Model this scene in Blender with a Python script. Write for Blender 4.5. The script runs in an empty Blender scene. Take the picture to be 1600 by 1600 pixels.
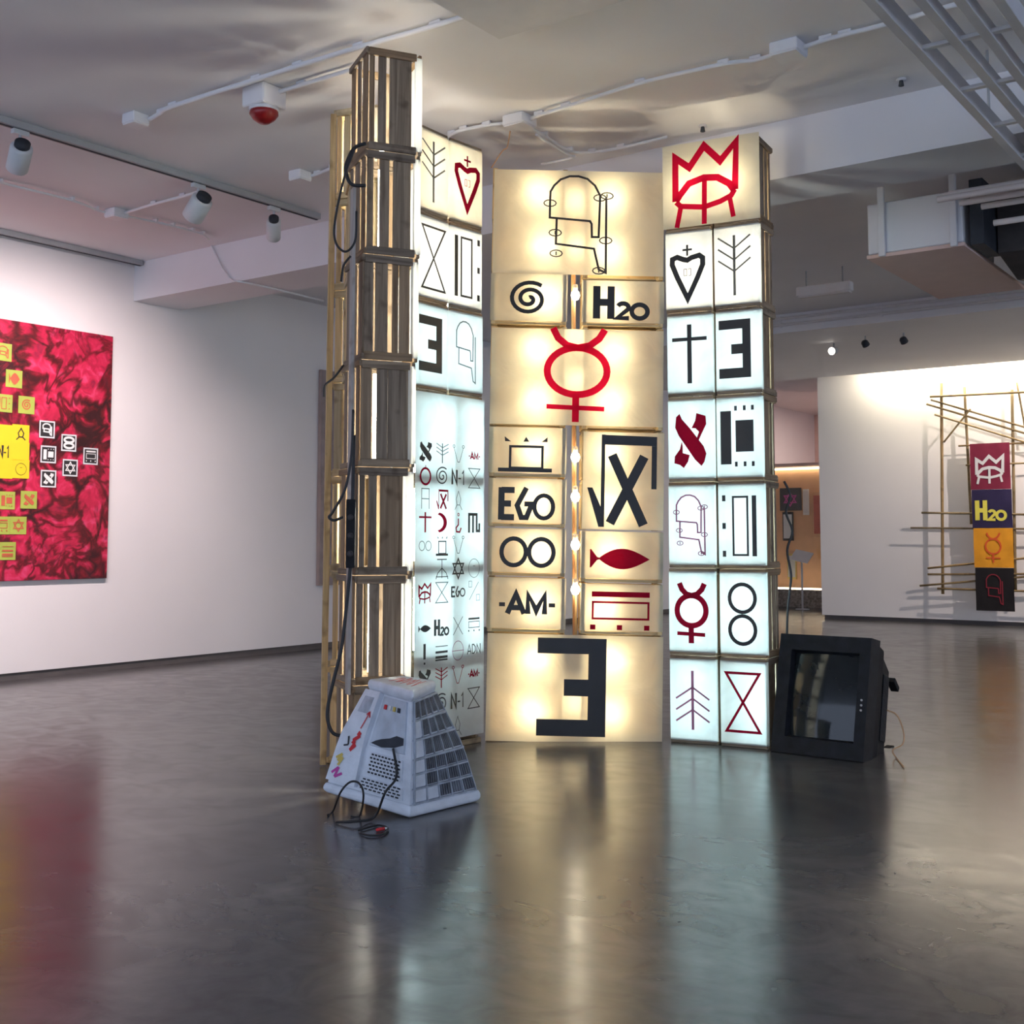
import bpy, bmesh, math, random
from mathutils import Vector, Matrix, Euler
random.seed(7)
S = bpy.context.scene
C = S.collection
PI = math.pi
R = math.radians
# ---------------------------------------------------------------- camera
F = 1850.0; PITCH = R(4.5); HZ = 844.0; CY = HZ - F*math.tan(PITCH); EYE = 1.3
cs, sn = math.cos(PITCH), math.sin(PITCH)
cam = bpy.data.cameras.new('camera'); co = bpy.data.objects.new('camera', cam); C.objects.link(co)
co.location = (0, 0, EYE); co.rotation_euler = (PI/2 + PITCH, 0, 0)
cam.sensor_width = 36; cam.lens = F/1600*36; cam.shift_y = -(800-CY)/1600
cam.clip_start = .05; cam.clip_end = 200
S.camera = co
# ---------------------------------------------------------------- view, world
vs = S.view_settings
vs.view_transform = 'Standard'; vs.look = 'None'; vs.gamma = 1; vs.use_curve_mapping = False
vs.exposure = 0.0
w = bpy.data.worlds.new('world'); S.world = w; w.use_nodes = True
bg = w.node_tree.nodes['Background']; bg.inputs[0].default_value = (.62, .74, 1.0, 1); bg.inputs[1].default_value = 2.1
# ---------------------------------------------------------------- pixel helpers (1600 x 1600 frame)
def ray(px, py):
    x = (px-800)/F; y = (CY-py)/F
    return Vector((x, cs - sn*y, sn + cs*y))
TH = R(36); U = Vector((math.sin(TH), math.cos(TH), 0)); V = Vector((-math.cos(TH), math.sin(TH), 0))
O = Vector((0, 0, EYE))
def onz(px, py, z=0.0):
    r = ray(px, py); return O + r*((z-EYE)/r.z)
def aty(px, py, Y):
    r = ray(px, py); return O + r*(Y/r.y)
def onu(px, py, u):
    r = ray(px, py); return O + r*(u/r.dot(U))
def onv(px, py, v):
    r = ray(px, py); return O + r*(v/r.dot(V))
def UV(u, v, z=0.0): return U*u + V*v + Vector((0, 0, z))
RZ = -TH          # z rotation that turns local +Y into U and local -X into V
# ---------------------------------------------------------------- materials
def newmat(name):
    m = bpy.data.materials.new(name); m.use_nodes = True
    nt = m.node_tree; nt.nodes.clear()
    return m, nt, nt.nodes.new('ShaderNodeOutputMaterial')
def N(nt, t, **k):
    n = nt.nodes.new('ShaderNode'+t)
    for a, b in k.items(): setattr(n, a, b)
    return n
def ramp(nt, fac, stops):
    r = N(nt, 'ValToRGB'); e = r.color_ramp.elements
    while len(e) < len(stops): e.new(.5)
    for i, (p, c) in enumerate(stops): e[i].position = p; e[i].color = (*c, 1)
    nt.links.new(fac, r.inputs[0]); return r.outputs[0]
def plain(name, col, rough=.6, metal=0.0, var=.08, scale=6.0, bump=0.0, spec=.5, bscale=None):
    m, nt, out = newmat(name)
    p = N(nt, 'BsdfPrincipled'); p.inputs['Roughness'].default_value = rough; p.inputs['Metallic'].default_value = metal
    p.inputs['Specular IOR Level'].default_value = spec
    tc = N(nt, 'TexCoord'); no = N(nt, 'TexNoise'); no.inputs['Scale'].default_value = scale; no.inputs['Detail'].default_value = 5
    nt.links.new(tc.outputs['Object'], no.inputs['Vector'])
    a = tuple(max(0, c*(1-var)) for c in col); b = tuple(min(1, c*(1+var)) for c in col)
    nt.links.new(ramp(nt, no.outputs['Fac'], [(.3, a), (.7, b)]), p.inputs['Base Color'])
    if bump:
        n2 = N(nt, 'TexNoise'); n2.inputs['Scale'].default_value = bscale or scale*6; n2.inputs['Detail'].default_value = 6
        nt.links.new(tc.outputs['Object'], n2.inputs['Vector'])
        bp = N(nt, 'Bump'); bp.inputs['Strength'].default_value = bump; bp.inputs['Distance'].default_value = .01
        nt.links.new(n2.outputs['Fac'], bp.inputs['Height']); nt.links.new(bp.outputs[0], p.inputs['Normal'])
    nt.links.new(p.outputs[0], out.inputs[0]); return m
def wood(name, ax, dark, light, rough=.75):
    m, nt, out = newmat(name)
    p = N(nt, 'BsdfPrincipled'); p.inputs['Roughness'].default_value = rough; p.inputs['Specular IOR Level'].default_value = .25
    tc = N(nt, 'TexCoord'); oi = N(nt, 'ObjectInfo')
    ad = N(nt, 'VectorMath', operation='MULTIPLY_ADD')
    nt.links.new(oi.outputs['Random'], ad.inputs[0]); ad.inputs[1].default_value = (7, 11, 13)
    nt.links.new(tc.outputs['Object'], ad.inputs[2])
    mp = N(nt, 'Mapping'); sc = [42, 42, 42]; sc['xyz'.index(ax)] = 2.2; mp.inputs['Scale'].default_value = sc
    nt.links.new(ad.outputs[0], mp.inputs[0])
    no = N(nt, 'TexNoise'); no.inputs['Scale'].default_value = 1; no.inputs['Detail'].default_value = 6; no.inputs['Distortion'].default_value = .6
    nt.links.new(mp.outputs[0], no.inputs['Vector'])
    c1 = ramp(nt, no.outputs['Fac'], [(.3, dark), (.68, light)])
    kn = N(nt, 'TexNoise'); kn.inputs['Scale'].default_value = 9; kn.inputs['Detail'].default_value = 2
    nt.links.new(ad.outputs[0], kn.inputs['Vector'])
    k = ramp(nt, kn.outputs['Fac'], [(.28, (.45, .4, .35)), (.42, (1, 1, 1))])
    mx = N(nt, 'MixRGB', blend_type='MULTIPLY'); mx.inputs[0].default_value = .7
    nt.links.new(c1, mx.inputs[1]); nt.links.new(k, mx.inputs[2])
    t = ramp(nt, oi.outputs['Random'], [(0, (.72, .72, .75)), (.5, (1, .98, .95)), (1, (1.0, .86, .7))])
    m2 = N(nt, 'MixRGB', blend_type='MULTIPLY'); m2.inputs[0].default_value = 1
    nt.links.new(mx.outputs[0], m2.inputs[1]); nt.links.new(t, m2.inputs[2])
    nt.links.new(m2.outputs[0], p.inputs['Base Color'])
    bp = N(nt, 'Bump'); bp.inputs['Strength'].default_value = .35; bp.inputs['Distance'].default_value = .004
    nt.links.new(no.outputs['Fac'], bp.inputs['Height']); nt.links.new(bp.outputs[0], p.inputs['Normal'])
    nt.links.new(p.outputs[0], out.inputs[0]); return m
def cloth(name, col, trans, tcol=None, rough_bump=.25):
    m, nt, out = newmat(name)
    d = N(nt, 'BsdfDiffuse'); t = N(nt, 'BsdfTranslucent'); mx = N(nt, 'MixShader'); mx.inputs[0].default_value = trans
    tc = N(nt, 'TexCoord'); oi = N(nt, 'ObjectInfo')
    ad = N(nt, 'VectorMath', operation='MULTIPLY_ADD'); nt.links.new(oi.outputs['Random'], ad.inputs[0]); ad.inputs[1].default_value = (9, 9, 9)
    nt.links.new(tc.outputs['Object'], ad.inputs[2])
    no = N(nt, 'TexNoise'); no.inputs['Scale'].default_value = 3.5; no.inputs['Detail'].default_value = 4; no.inputs['Distortion'].default_value = 1.2
    nt.links.new(ad.outputs[0], no.inputs['Vector'])
    c0 = tuple(c*.93 for c in col)
    o = ramp(nt, no.outputs['Fac'], [(.35, c0), (.65, col)])
    nt.links.new(o, d.inputs[0])
    tt = tcol or col
    o2 = ramp(nt, no.outputs['Fac'], [(.35, tuple(c*.85 for c in tt)), (.65, tt)])
    nt.links.new(o2, t.inputs[0])
    if rough_bump:
        bp = N(nt, 'Bump'); bp.inputs['Strength'].default_value = rough_bump; bp.inputs['Distance'].default_value = .03
        nt.links.new(no.outputs['Fac'], bp.inputs['Height'])
        nt.links.new(bp.outputs[0], d.inputs['Normal']); nt.links.new(bp.outputs[0], t.inputs['Normal'])
    nt.links.new(d.outputs[0], mx.inputs[1]); nt.links.new(t.outputs[0], mx.inputs[2]); nt.links.new(mx.outputs[0], out.inputs[0])
    return m
def emit(name, col, st):
    m, nt, out = newmat(name); e = N(nt, 'Emission'); e.inputs[0].default_value = (*col, 1); e.inputs[1].default_value = st
    nt.links.new(e.outputs[0], out.inputs[0]); return m
def glass(name, col=(1, 1, 1), alpha=.15, rough=.03):
    m, nt, out = newmat(name)
    g = N(nt, 'BsdfGlossy'); g.inputs['Roughness'].default_value = rough; t = N(nt, 'BsdfTransparent'); t.inputs[0].default_value = (*col, 1)
    fr = N(nt, 'Fresnel'); fr.inputs[0].default_value = 1.5
    mx = N(nt, 'MixShader'); nt.links.new(fr.outputs[0], mx.inputs[0]); nt.links.new(t.outputs[0], mx.inputs[1]); nt.links.new(g.outputs[0], mx.inputs[2])
    nt.links.new(mx.outputs[0], out.inputs[0]); return m

def floor_mat():
    m, nt, out = newmat('polished_concrete')
    p = N(nt, 'BsdfPrincipled'); tc = N(nt, 'TexCoord')
    mp = N(nt, 'Mapping'); mp.inputs['Scale'].default_value = (.8, 1.0, 1); mp.inputs['Rotation'].default_value = (0, 0, .2)
    nt.links.new(tc.outputs['Object'], mp.inputs[0])
    n1 = N(nt, 'TexNoise'); n1.inputs['Scale'].default_value = 1.1; n1.inputs['Detail'].default_value = 9; n1.inputs['Roughness'].default_value = .62; n1.inputs['Distortion'].default_value = .8
    nt.links.new(mp.outputs[0], n1.inputs['Vector'])
    n2 = N(nt, 'TexNoise'); n2.inputs['Scale'].default_value = 5; n2.inputs['Detail'].default_value = 9; n2.inputs['Distortion'].default_value = 1.2
    nt.links.new(mp.outputs[0], n2.inputs['Vector'])
    a = ramp(nt, n1.outputs['Fac'], [(.32, (.070, .067, .072)), (.5, (.108, .104, .107)), (.68, (.155, .150, .150))])
    b = ramp(nt, n2.outputs['Fac'], [(.30, (.58, .58, .62)), (.5, (.92, .92, .93)), (.7, (1.12, 1.1, 1.08))])
    mx = N(nt, 'MixRGB', blend_type='MULTIPLY'); mx.inputs[0].default_value = 1
    nt.links.new(a, mx.inputs[1]); nt.links.new(b, mx.inputs[2]); nt.links.new(mx.outputs[0], p.inputs['Base Color'])
    rr = ramp(nt, n2.outputs['Fac'], [(.3, (.25, .25, .25)), (.7, (.17, .17, .17))])
    nt.links.new(rr, p.inputs['Roughness'])
    p.inputs['Specular IOR Level'].default_value = .5
    bp = N(nt, 'Bump'); bp.inputs['Strength'].default_value = .003; bp.inputs['Distance'].default_value = .01
    nt.links.new(n2.outputs['Fac'], bp.inputs['Height']); nt.links.new(bp.outputs[0], p.inputs['Normal'])
    nt.links.new(p.outputs[0], out.inputs[0]); return m
def paint_mat():
    m, nt, out = newmat('marbled_red_paint')
    p = N(nt, 'BsdfPrincipled'); p.inputs['Roughness'].default_value = .42; tc = N(nt, 'TexCoord')
    n1 = N(nt, 'TexNoise'); n1.inputs['Scale'].default_value = 2.0; n1.inputs['Detail'].default_value = 7; n1.inputs['Distortion'].default_value = 2.2
    nt.links.new(tc.outputs['Object'], n1.inputs['Vector'])
    mp = N(nt, 'VectorMath', operation='MULTIPLY_ADD'); nt.links.new(n1.outputs['Color'], mp.inputs[0]); mp.inputs[1].default_value = (.55, .55, .55)
    nt.links.new(tc.outputs['Object'], mp.inputs[2])
    vo = N(nt, 'TexVoronoi', feature='DISTANCE_TO_EDGE'); vo.inputs['Scale'].default_value = 3.0
    nt.links.new(mp.outputs[0], vo.inputs['Vector'])
    n3 = N(nt, 'TexNoise'); n3.inputs['Scale'].default_value = 1.4; n3.inputs['Detail'].default_value = 4
    nt.links.new(tc.outputs['Object'], n3.inputs['Vector'])
    n2 = N(nt, 'TexNoise'); n2.inputs['Scale'].default_value = 7; n2.inputs['Detail'].default_value = 8; n2.inputs['Distortion'].default_value = 1.5
    nt.links.new(tc.outputs['Object'], n2.inputs['Vector'])
    base = ramp(nt, n2.outputs['Fac'], [(.28, (.22, .006, .04)), (.42, (.42, .006, .045)), (.55, (.55, .010, .065)), (.72, (.66, .06, .17))])
    ve = N(nt, 'Math', operation='MULTIPLY_ADD'); nt.links.new(n3.outputs['Fac'], ve.inputs[0]); ve.inputs[1].default_value = -.55; ve.inputs[2].default_value = .30
    su = N(nt, 'Math', operation='ADD'); nt.links.new(vo.outputs['Distance'], su.inputs[0]); nt.links.new(ve.outputs[0], su.inputs[1])
    k = ramp(nt, su.outputs[0], [(.0, (.06, .02, .035)), (.10, (.30, .12, .15)), (.2, (1, 1, 1))])
    mx = N(nt, 'MixRGB', blend_type='MULTIPLY'); mx.inputs[0].default_value = 1
    nt.links.new(base, mx.inputs[1]); nt.links.new(k, mx.inputs[2]); nt.links.new(mx.outputs[0], p.inputs['Base Color'])
    nt.links.new(p.outputs[0], out.inputs[0]); return m

M = {}
OLD = ((.17, .125, .085), (.37, .29, .205)); PINE = ((.46, .35, .19), (.72, .60, .38)); GREY = ((.36, .35, .35), (.52, .50, .49))
for a in 'xyz':
    M['old'+a] = wood('weathered_wood_'+a, a, *OLD); M['pine'+a] = wood('pale_pine_'+a, a, *PINE); M['grey'+a] = wood('grey_board_'+a, a, *GREY)
M['bamboo'] = wood('bamboo', 'z', (.17, .12, .06), (.36, .27, .14), .5)
M['cream'] = cloth('cream_cloth', (.78, .75, .64), .5, (.84, .79, .62))
M['white'] = cloth('white_cloth', (.78, .80, .78), .5, (.84, .90, .90), .12)
M['black_tape'] = plain('black_tape', (.012, .012, .014), .45, var=.3)
M['red_tape'] = cloth('red_film', (.62, .012, .055), .55, (.85, .01, .07), 0)
M['dark_red_tape'] = cloth('dark_red_film', (.30, .008, .028), .15, (.5, .005, .03), 0)
M['pink_tape'] = cloth('faint_purple_film', (.34, .14, .22), .25, (.45, .15, .28), 0)
M['grey_tape'] = cloth('grey_film', (.12, .13, .13), .2, (.2, .2, .2), 0)
M['wall'] = plain('wall_paint', (.80, .78, .785), .75, var=.02, scale=1.2, bump=.05, bscale=60)
M['ceil'] = plain('ceiling_paint', (.77, .765, .79), .8, var=.035, scale=.9, bump=.08, bscale=40)
M['floor'] = floor_mat()
M['shadow_gap'] = plain('shadow_gap_dark', (.10, .09, .09), .6)  # shade of the gap at the wall foot, put into the colour
M['conduit'] = plain('white_conduit', (.78, .78, .80), .5, var=.03)
M['track'] = plain('grey_track', (.42, .43, .44), .5, var=.05)
M['lampgrey'] = plain('pale_grey_lamp_housing', (.62, .65, .67), .45, var=.04)
M['siren_red'] = plain('red_plastic', (.30, .010, .012), .3, var=.1)
M['tray'] = plain('painted_tray_metal', (.66, .65, .66), .5, var=.05)
M['dark'] = plain('dark_duct', (.05, .042, .04), .7, var=.3)
M['blackp'] = plain('scuffed_black_plastic', (.007, .008, .012), .5, spec=.22, var=.5, scale=14, bump=.1)
M['blackr'] = plain('dull_black_plastic', (.012, .0115, .013), .65, spec=.2, var=.4, scale=10)
M['screen'] = plain('dark_screen_glass', (.012, .015, .016), .07, var=.2, spec=.45)
M['cable'] = plain('black_rubber_cable', (.012, .012, .013), .5, var=.2)
M['tvwhite'] = plain('worn_white_plastic', (.70, .74, .80), .5, var=.10, scale=12, bump=.15)
M['tvdark'] = plain('sooty_grey_plastic', (.055, .06, .072), .6, var=.5, scale=9, bump=.2)
M['tvrib'] = plain('grey_rib_plastic', (.40, .44, .50), .55, var=.3, scale=15)
M['tvpale'] = plain('pale_grey_plastic', (.50, .55, .62), .55, var=.15, scale=12)
M['tvlouvre'] = plain('dark_louvre_plastic', (.13, .14, .165), .6, var=.4, scale=15)
M['slot'] = plain('dark_vent_slots', (.03, .035, .045), .7, var=.3)
M['painting'] = paint_mat()
M['canvas_edge'] = plain('canvas_edge', (.35, .27, .25), .8)
M['canvas_grey'] = plain('grey_brown_canvas', (.30, .25, .25), .8, var=.2)
M['yellow'] = plain('yellow_paint', (.74, .56, .015), .5, var=.04)
M['lime'] = plain('lime_paint', (.36, .43, .07), .5, var=.12)
M['blackpaint'] = plain('black_paint', (.02, .018, .02), .5)
M['whitepaint'] = plain('white_paint', (.75, .75, .74), .5, var=.04)
M['orangepaint'] = plain('orange_paint', (.50, .10, .05), .5, var=.15)
M['ban1'] = plain('maroon_cloth', (.22, .018, .05), .9, bump=.1); M['ban2'] = plain('navy_cloth', (.025, .018, .07), .9, bump=.1)
M['ban3'] = plain('amber_cloth', (.80, .34, .02), .9, bump=.1); M['ban4'] = plain('black_cloth', (.010, .008, .010), .9, bump=.1)
M['ylw_print'] = plain('yellow_print', (.78, .70, .10), .7, var=.05); M['org_print'] = plain('orange_print', (.72, .10, .02), .7, var=.05); M['red_print'] = plain('red_print', (.25, .015, .03), .7, var=.05)
M['red_mark'] = plain('red_marker', (.62, .02, .03), .6); M['mag_mark'] = plain('magenta_marker', (.50, .05, .30), .6); M['ylw_mark'] = plain('ochre_marker', (.62, .46, .10), .6)
M['peach'] = plain('peach_wall_paint', (.72, .52, .46), .8, var=.03); M['ochre'] = plain('ochre_board', (.66, .38, .20), .7, var=.06)
M['glass'] = glass('clear_glass')
M['gold'] = plain('gold_frame', (.55, .40, .08), .4, var=.1)
M['rubble'] = plain('stone_base', (.30, .26, .22), .8, var=.5, scale=25)
M['warm'] = emit('warm_bulb_glass', (1, .87, .60), 80)
M['warm2'] = emit('bare_bulb_glass', (1, .88, .64), 40)
M['cool'] = emit('cool_tube_glass', (.66, .94, 1.0), 46)
M['neutral'] = emit('white_tube_glass', (1.0, .95, .80), 50)
M['strip'] = emit('cove_led_strip', (1, .88, .64), 95)
M['strip2'] = emit('vitrine_led_strip', (1, .84, .60), 9)
M['spotlens'] = emit('lit_spot_lens', (1, .92, .8), 6)
# ---------------------------------------------------------------- mesh helpers
def link(o, parent=None):
    C.objects.link(o)
    if parent is not None: o.parent = parent
    return o
def tag(o, label=None, cat=None, group=None, kind=None):
    if label: o['label'] = label
    if cat: o['category'] = cat
    if group: o['group'] = group
    if kind: o['kind'] = kind
    return o
def empty(name, loc, label=None, cat=None, group=None, rot=None, parent=None):
    o = bpy.data.objects.new(name, None); o.location = loc; o.empty_display_size = .1
    if rot is not None: o.rotation_euler = rot
    link(o, parent); return tag(o, label, cat, group)
_bc = {}
def box_mesh(sz, mat, bev):
    k = (round(sz[0], 3), round(sz[1], 3), round(sz[2], 3), mat.name, bev)
    if k in _bc: return _bc[k]
    bm = bmesh.new(); bmesh.ops.create_cube(bm, size=1)
    for v in bm.verts: v.co = Vector((v.co.x*sz[0], v.co.y*sz[1], v.co.z*sz[2]))
    b = min(bev, min(sz)*.3)
    if b > 0: bmesh.ops.bevel(bm, geom=list(bm.edges), offset=b, segments=1, affect='EDGES', profile=.5)
    me = bpy.data.meshes.new('box'); bm.to_mesh(me); bm.free(); me.materials.append(mat); _bc[k] = me; return me
def box(name, sz, pos, mat, parent=None, rot=None, bev=.003):
    o = bpy.data.objects.new(name, box_mesh(sz, mat, bev)); o.location = pos
    if rot is not None: o.rotation_euler = rot
    return link(o, parent)
def woodbox(name, sz, pos, kind, parent, rot=None, bev=.003):
    a = 'xyz'[max(range(3), key=lambda i: sz[i])]
    return box(name, sz, pos, M[kind+a], parent, rot, bev)
def mesh(name, verts, faces, mat, parent=None, smooth=False):
    me = bpy.data.meshes.new(name); me.from_pydata([tuple(v) for v in verts], [], faces); me.update()
    if mat: me.materials.append(mat)
    if smooth:
        for p in me.polygons: p.use_smooth = True
    return link(bpy.data.objects.new(name, me), parent)
def tube_data(pts, r, n=8, cap=True):
    pts = [Vector(p) for p in pts]; rs = r if isinstance(r, (list, tuple)) else [r]*len(pts)
    vs_, fs = [], []
    t0 = (pts[1]-pts[0]).normalized(); up = Vector((0, 0, 1)) if abs(t0.z) < .9 else Vector((1, 0, 0))
    a = t0.cross(up).normalized()
    for i, p in enumerate(pts):
        t = (pts[min(i+1, len(pts)-1)] - pts[max(i-1, 0)]).normalized()
        a = (a - t*a.dot(t)).normalized(); b = t.cross(a)
        for k in range(n):
            an = 2*PI*k/n; vs_.append(p + (a*math.cos(an) + b*math.sin(an))*rs[i])
    for i in range(len(pts)-1):
        for k in range(n):
            k2 = (k+1) % n; fs.append((i*n+k, i*n+k2, (i+1)*n+k2, (i+1)*n+k))
    if cap: fs.append(tuple(range(n))[::-1]); fs.append(tuple((len(pts)-1)*n+k for k in range(n)))
    return vs_, fs
def tube(name, pts, r, mat, parent=None, n=8, cap=True):
    v, f = tube_data(pts, r, n, cap); return mesh(name, v, f, mat, parent, True)
def smooth_path(pts, k=5):
    pts = [Vector(p) for p in pts]; out = []
    for i in range(len(pts)-1):
        p0, p1, p2, p3 = pts[max(i-1, 0)], pts[i], pts[i+1], pts[min(i+2, len(pts)-1)]
        for j in range(k):
            t = j/k
            out.append(.5*((2*p1) + (p2-p0)*t + (2*p0-5*p1+4*p2-p3)*t*t + (3*p1-p0-3*p2+p3)*t**3))
    out.append(pts[-1]); return out
def lathe(name, prof, mat, parent=None, n=16, loc=(0, 0, 0), rot=None):
    vs_, fs = [], []
    for r, z in prof:
        for k in range(n): vs_.append((r*math.cos(2*PI*k/n), r*math.sin(2*PI*k/n), z))
    for i in range(len(prof)-1):
        for k in range(n):
            k2 = (k+1) % n; fs.append((i*n+k, i*n+k2, (i+1)*n+k2, (i+1)*n+k))
    fs.append(tuple(range(n))[::-1]); fs.append(tuple((len(prof)-1)*n+k for k in range(n)))
    o = mesh(name, vs_, fs, mat, parent, True); o.location = loc
    if rot is not None: o.rotation_euler = rot
    return o
# ---------------------------------------------------------------- symbols, drawn in a unit square, y up
def arc(cx, cy, rx, ry, a0, a1, n=20):
    return [(cx+rx*math.cos(R(a0+(a1-a0)*i/n)), cy+ry*math.sin(R(a0+(a1-a0)*i/n))) for i in range(n+1)]
def crop(x0, x1, y0, y1, pts): return [((x-x0)/(x1-x0), 1-(y-y0)/(y1-y0)) for x, y in pts]
def sy_crown(t=.10):
    c = lambda p: crop(190, 765, 135, 880, p)
    return [('s', c([(210, 640), (212, 240), (335, 345), (465, 165), (605, 325), (742, 170), (728, 600)]), t, 0),
            ('s', c([(215, 640), (250, 585), (330, 490), (460, 455), (580, 470), (680, 540), (725, 610)]), t, 0),
            ('s', c([(215, 645), (255, 688), (460, 722), (600, 690), (695, 650), (725, 600)]), t*.8, 0),
            ('s', c([(258, 690), (220, 880)]), t*.75, 0), ('s', c([(467, 460), (461, 875)]), t*.75, 0), ('s', c([(682, 660), (712, 842)]), t*.7, 0)]
def sy_tree(down=False, t=.05):
    o = [('s', [(.5, 0), (.5, 1)], t*1.6, 0)]
    for y in (.40, .59, .78):
        if down: y = y - .12
        o.append(('s', [(0, y+.2), (.5, y), (1, y+.2)] if not down else [(0, y-.14), (.5, y+.06), (1, y-.14)], t, 0))
    return o
def sy_heart(t=.15):
    return [('s', [(.5, .02), (.2, .42), (.05, .66), (.06, .76), (.2, .79), (.38, .74), (.5, .72), (.62, .76), (.85, .79), (.95, .74), (.95, .62), (.8, .4)], t, 1),
            ('s', [(.5, .8), (.5, 1)], .06, 0), ('s', [(.36, .91), (.64, .91)], .06, 0),
            ('s', [(.40, .44), (.40, .56), (.48, .56), (.48, .44)], .018, 1), ('s', [(.54, .44), (.60, .44), (.60, .56), (.52, .56)], .018, 0)]
def sy_hour(t=.06): return [('s', [(0, 1), (1, 1), (0, 0), (1, 0)], t, 1)]
def sy_barrect(flip=False, t=.06):
    f = (lambda x: 1-x) if flip else (lambda x: x)
    o = [('p', [(f(0), 0), (f(.13), 0), (f(.13), 1), (f(0), 1)]), ('s', [(f(.26), .02), (f(.68), .02), (f(.68), .98), (f(.26), .98)], t, 1)]
    for y in (.04, .5, .96): o.append(('p', [(f(.9), y-.05), (f(1), y-.05), (f(1), y+.05), (f(.9), y+.05)]))
    return o
def sy_E(): return [('p', [(0, 1), (1, 1), (1, 0), (0, 0), (0, .17), (.74, .17), (.74, .41), (.39, .41), (.39, .58), (.74, .58), (.74, .84), (0, .84)])]
def sy_helmet(t=.028, eyes=True):
    c = lambda p: crop(535, 1070, 210, 920, p)
    top = [(580, 420), (582, 330), (610, 285), (660, 240), (730, 215), (800, 214), (870, 232), (930, 280), (970, 350)]
    o = [('s', c(top), t, 0), ('s', c([(580, 420), (580, 520), (895, 540), (908, 560), (912, 655), (965, 655), (972, 350)]), t, 0),
         ('s', c([(635, 522), (632, 710), (930, 740), (970, 890), (1025, 912), (1020, 370)]), t, 0)]
    if eyes:
        for x, y in [(580, 415), (625, 630), (635, 780), (970, 370), (1025, 355), (1020, 680), (970, 900)]:
            o.append(('s', c([(x+48*math.cos(k*PI/6), y+24*math.sin(k*PI/6)) for k in range(12)]), t*.55, 1)); o.append(('s', c([(x, y-14), (x, y+14)]), t*.6, 0))
    return o
def sy_mercury(t=.095):
    c = lambda p: crop(530, 1065, 90, 800, p)
    return [('s', c([(605, 90), (645, 165), (715, 220), (800, 238), (890, 220), (965, 165), (1008, 95)]), t, 0),
            ('s', c([(797+232*math.cos(k*PI/18), 415+178*math.sin(k*PI/18)) for k in range(36)]), t, 1),
            ('s', c([(790, 590), (790, 800)]), t, 0), ('s', c([(565, 686), (1012, 698)]), t*.68, 0)]
def sy_spiral(t=.07):
    return [('s', [(.5+.47*(1-k/60.)**.9*math.cos(k*.235+.9), .5+.47*(1-k/60.)**.9*math.sin(k*.235+.9)) for k in range(57)], t, 0)]
LET = {'H': [[(.14, 0), (.14, 1)], [(.86, 0), (.86, 1)], [(.14, .5), (.86, .5)]], '2': [arc(.5, .70, .38, .26, 160, -20, 10)+[(.1, .06), (.92, .06)]],
       'O': ['c'], 'E': [[(.12, 0), (.12, 1)], [(.12, .92), (.9, .92)], [(.12, .5), (.7, .5)], [(.12, .08), (.9, .08)]],
       'G': [[(.6, 1), (.12, .45), (.35, .08), (.62, .08), (.9, .5)], [(.5, .5), (1, .5)]],
       'A': [[(.06, 0), (.5, .98), (.94, 0)], [(.22, .3), (.78, .3)]], 'M': [[(.1, 0), (.1, .94), (.5, .15), (.9, .94), (.9, 0)]],
       '-': [[(.1, .36), (.9, .36)]], 'N': [[(.12, 0), (.12, .94), (.88, .06), (.88, 1)]], '1': [[(.2, .75), (.55, .95), (.55, 0)]],
       'D': [[(.12, .05), (.12, .95), (.5, .95), (.88, .7), (.88, .3), (.5, .05), (.12, .05)]],
       'm': [[(.05, 0), (.05, .95), (.4, .95), (.4, 0)], [(.4, .95), (.72, .95), (.72, .1), (.95, .1), (.95, .5)]]}
def word(txt, boxes, t):
    o = []
    for ch, (x0, x1, y0, y1), tt in zip(txt, boxes, t if isinstance(t, (list, tuple)) else [t]*len(txt)):
        for st in LET[ch]:
            pts = arc(.5, .5, .42, .44, 0, 345, 23) if st == 'c' else st
            o.append(('s', [(x0+(x1-x0)*a, y0+(y1-y0)*b) for a, b in pts], tt, 1 if st == 'c' else 0))
    return o
def sy_h2o(): return word('H2O', [(0, .36, 0, 1), (.40, .66, 0, .5), (.66, 1, 0, .48)], [.22, .14, .14])
def sy_ego(): return word('EGO', [(0, .30, 0, 1), (.28, .62, 0, 1), (.60, 1, .02, .82)], [.19, .16, .13])
def sy_am(): return word('-AM-', [(0, .13, .2, .9), (.14, .47, 0, 1), (.48, .84, 0, 1), (.86, 1, .2, .9)], [.20, .27, .27, .20])
def sy_n1(): return word('N-1', [(0, .42, 0, 1), (.45, .7, .15, .9), (.7, 1, 0, 1)], [.2, .1, .1])
def sy_adn(): return word('ADN', [(0, .32, 0, 1), (.34, .64, 0, 1), (.68, 1, 0, 1)], [.12, .12, .14])
def sy_hat():
    o = [('p', [(0, 0), (1, 0), (1, .11), (0, .11)]), ('s', [(.22, .11), (.22, .72), (.82, .72), (.82, .11)], .07, 1)]
    for x, d in ((.17, -.06), (.51, 0), (.85, .06)): o.append(('p', [(x-.05, .86), (x+.06, .86), (x+d, 1)]))
    return o
def sy_sqrt():
    c = lambda p: crop(885, 1415, 920, 1610, p)
    return [('p', c([(885, 1318), (925, 1318), (990, 1460), (990, 1610), (975, 1610)])), ('p', c([(990, 920), (1018, 920), (1018, 1610), (990, 1610)])),
            ('p', c([(1018, 922), (1415, 930), (1415, 1000), (1018, 995)])), ('p', c([(1375, 1000), (1415, 1000), (1415, 1322), (1375, 1322)])),
            ('s', c([(1072, 1072), (1318, 1592)]), .135, 0), ('s', c([(1318, 1080), (1062, 1582)]), .135, 0)]
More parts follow.
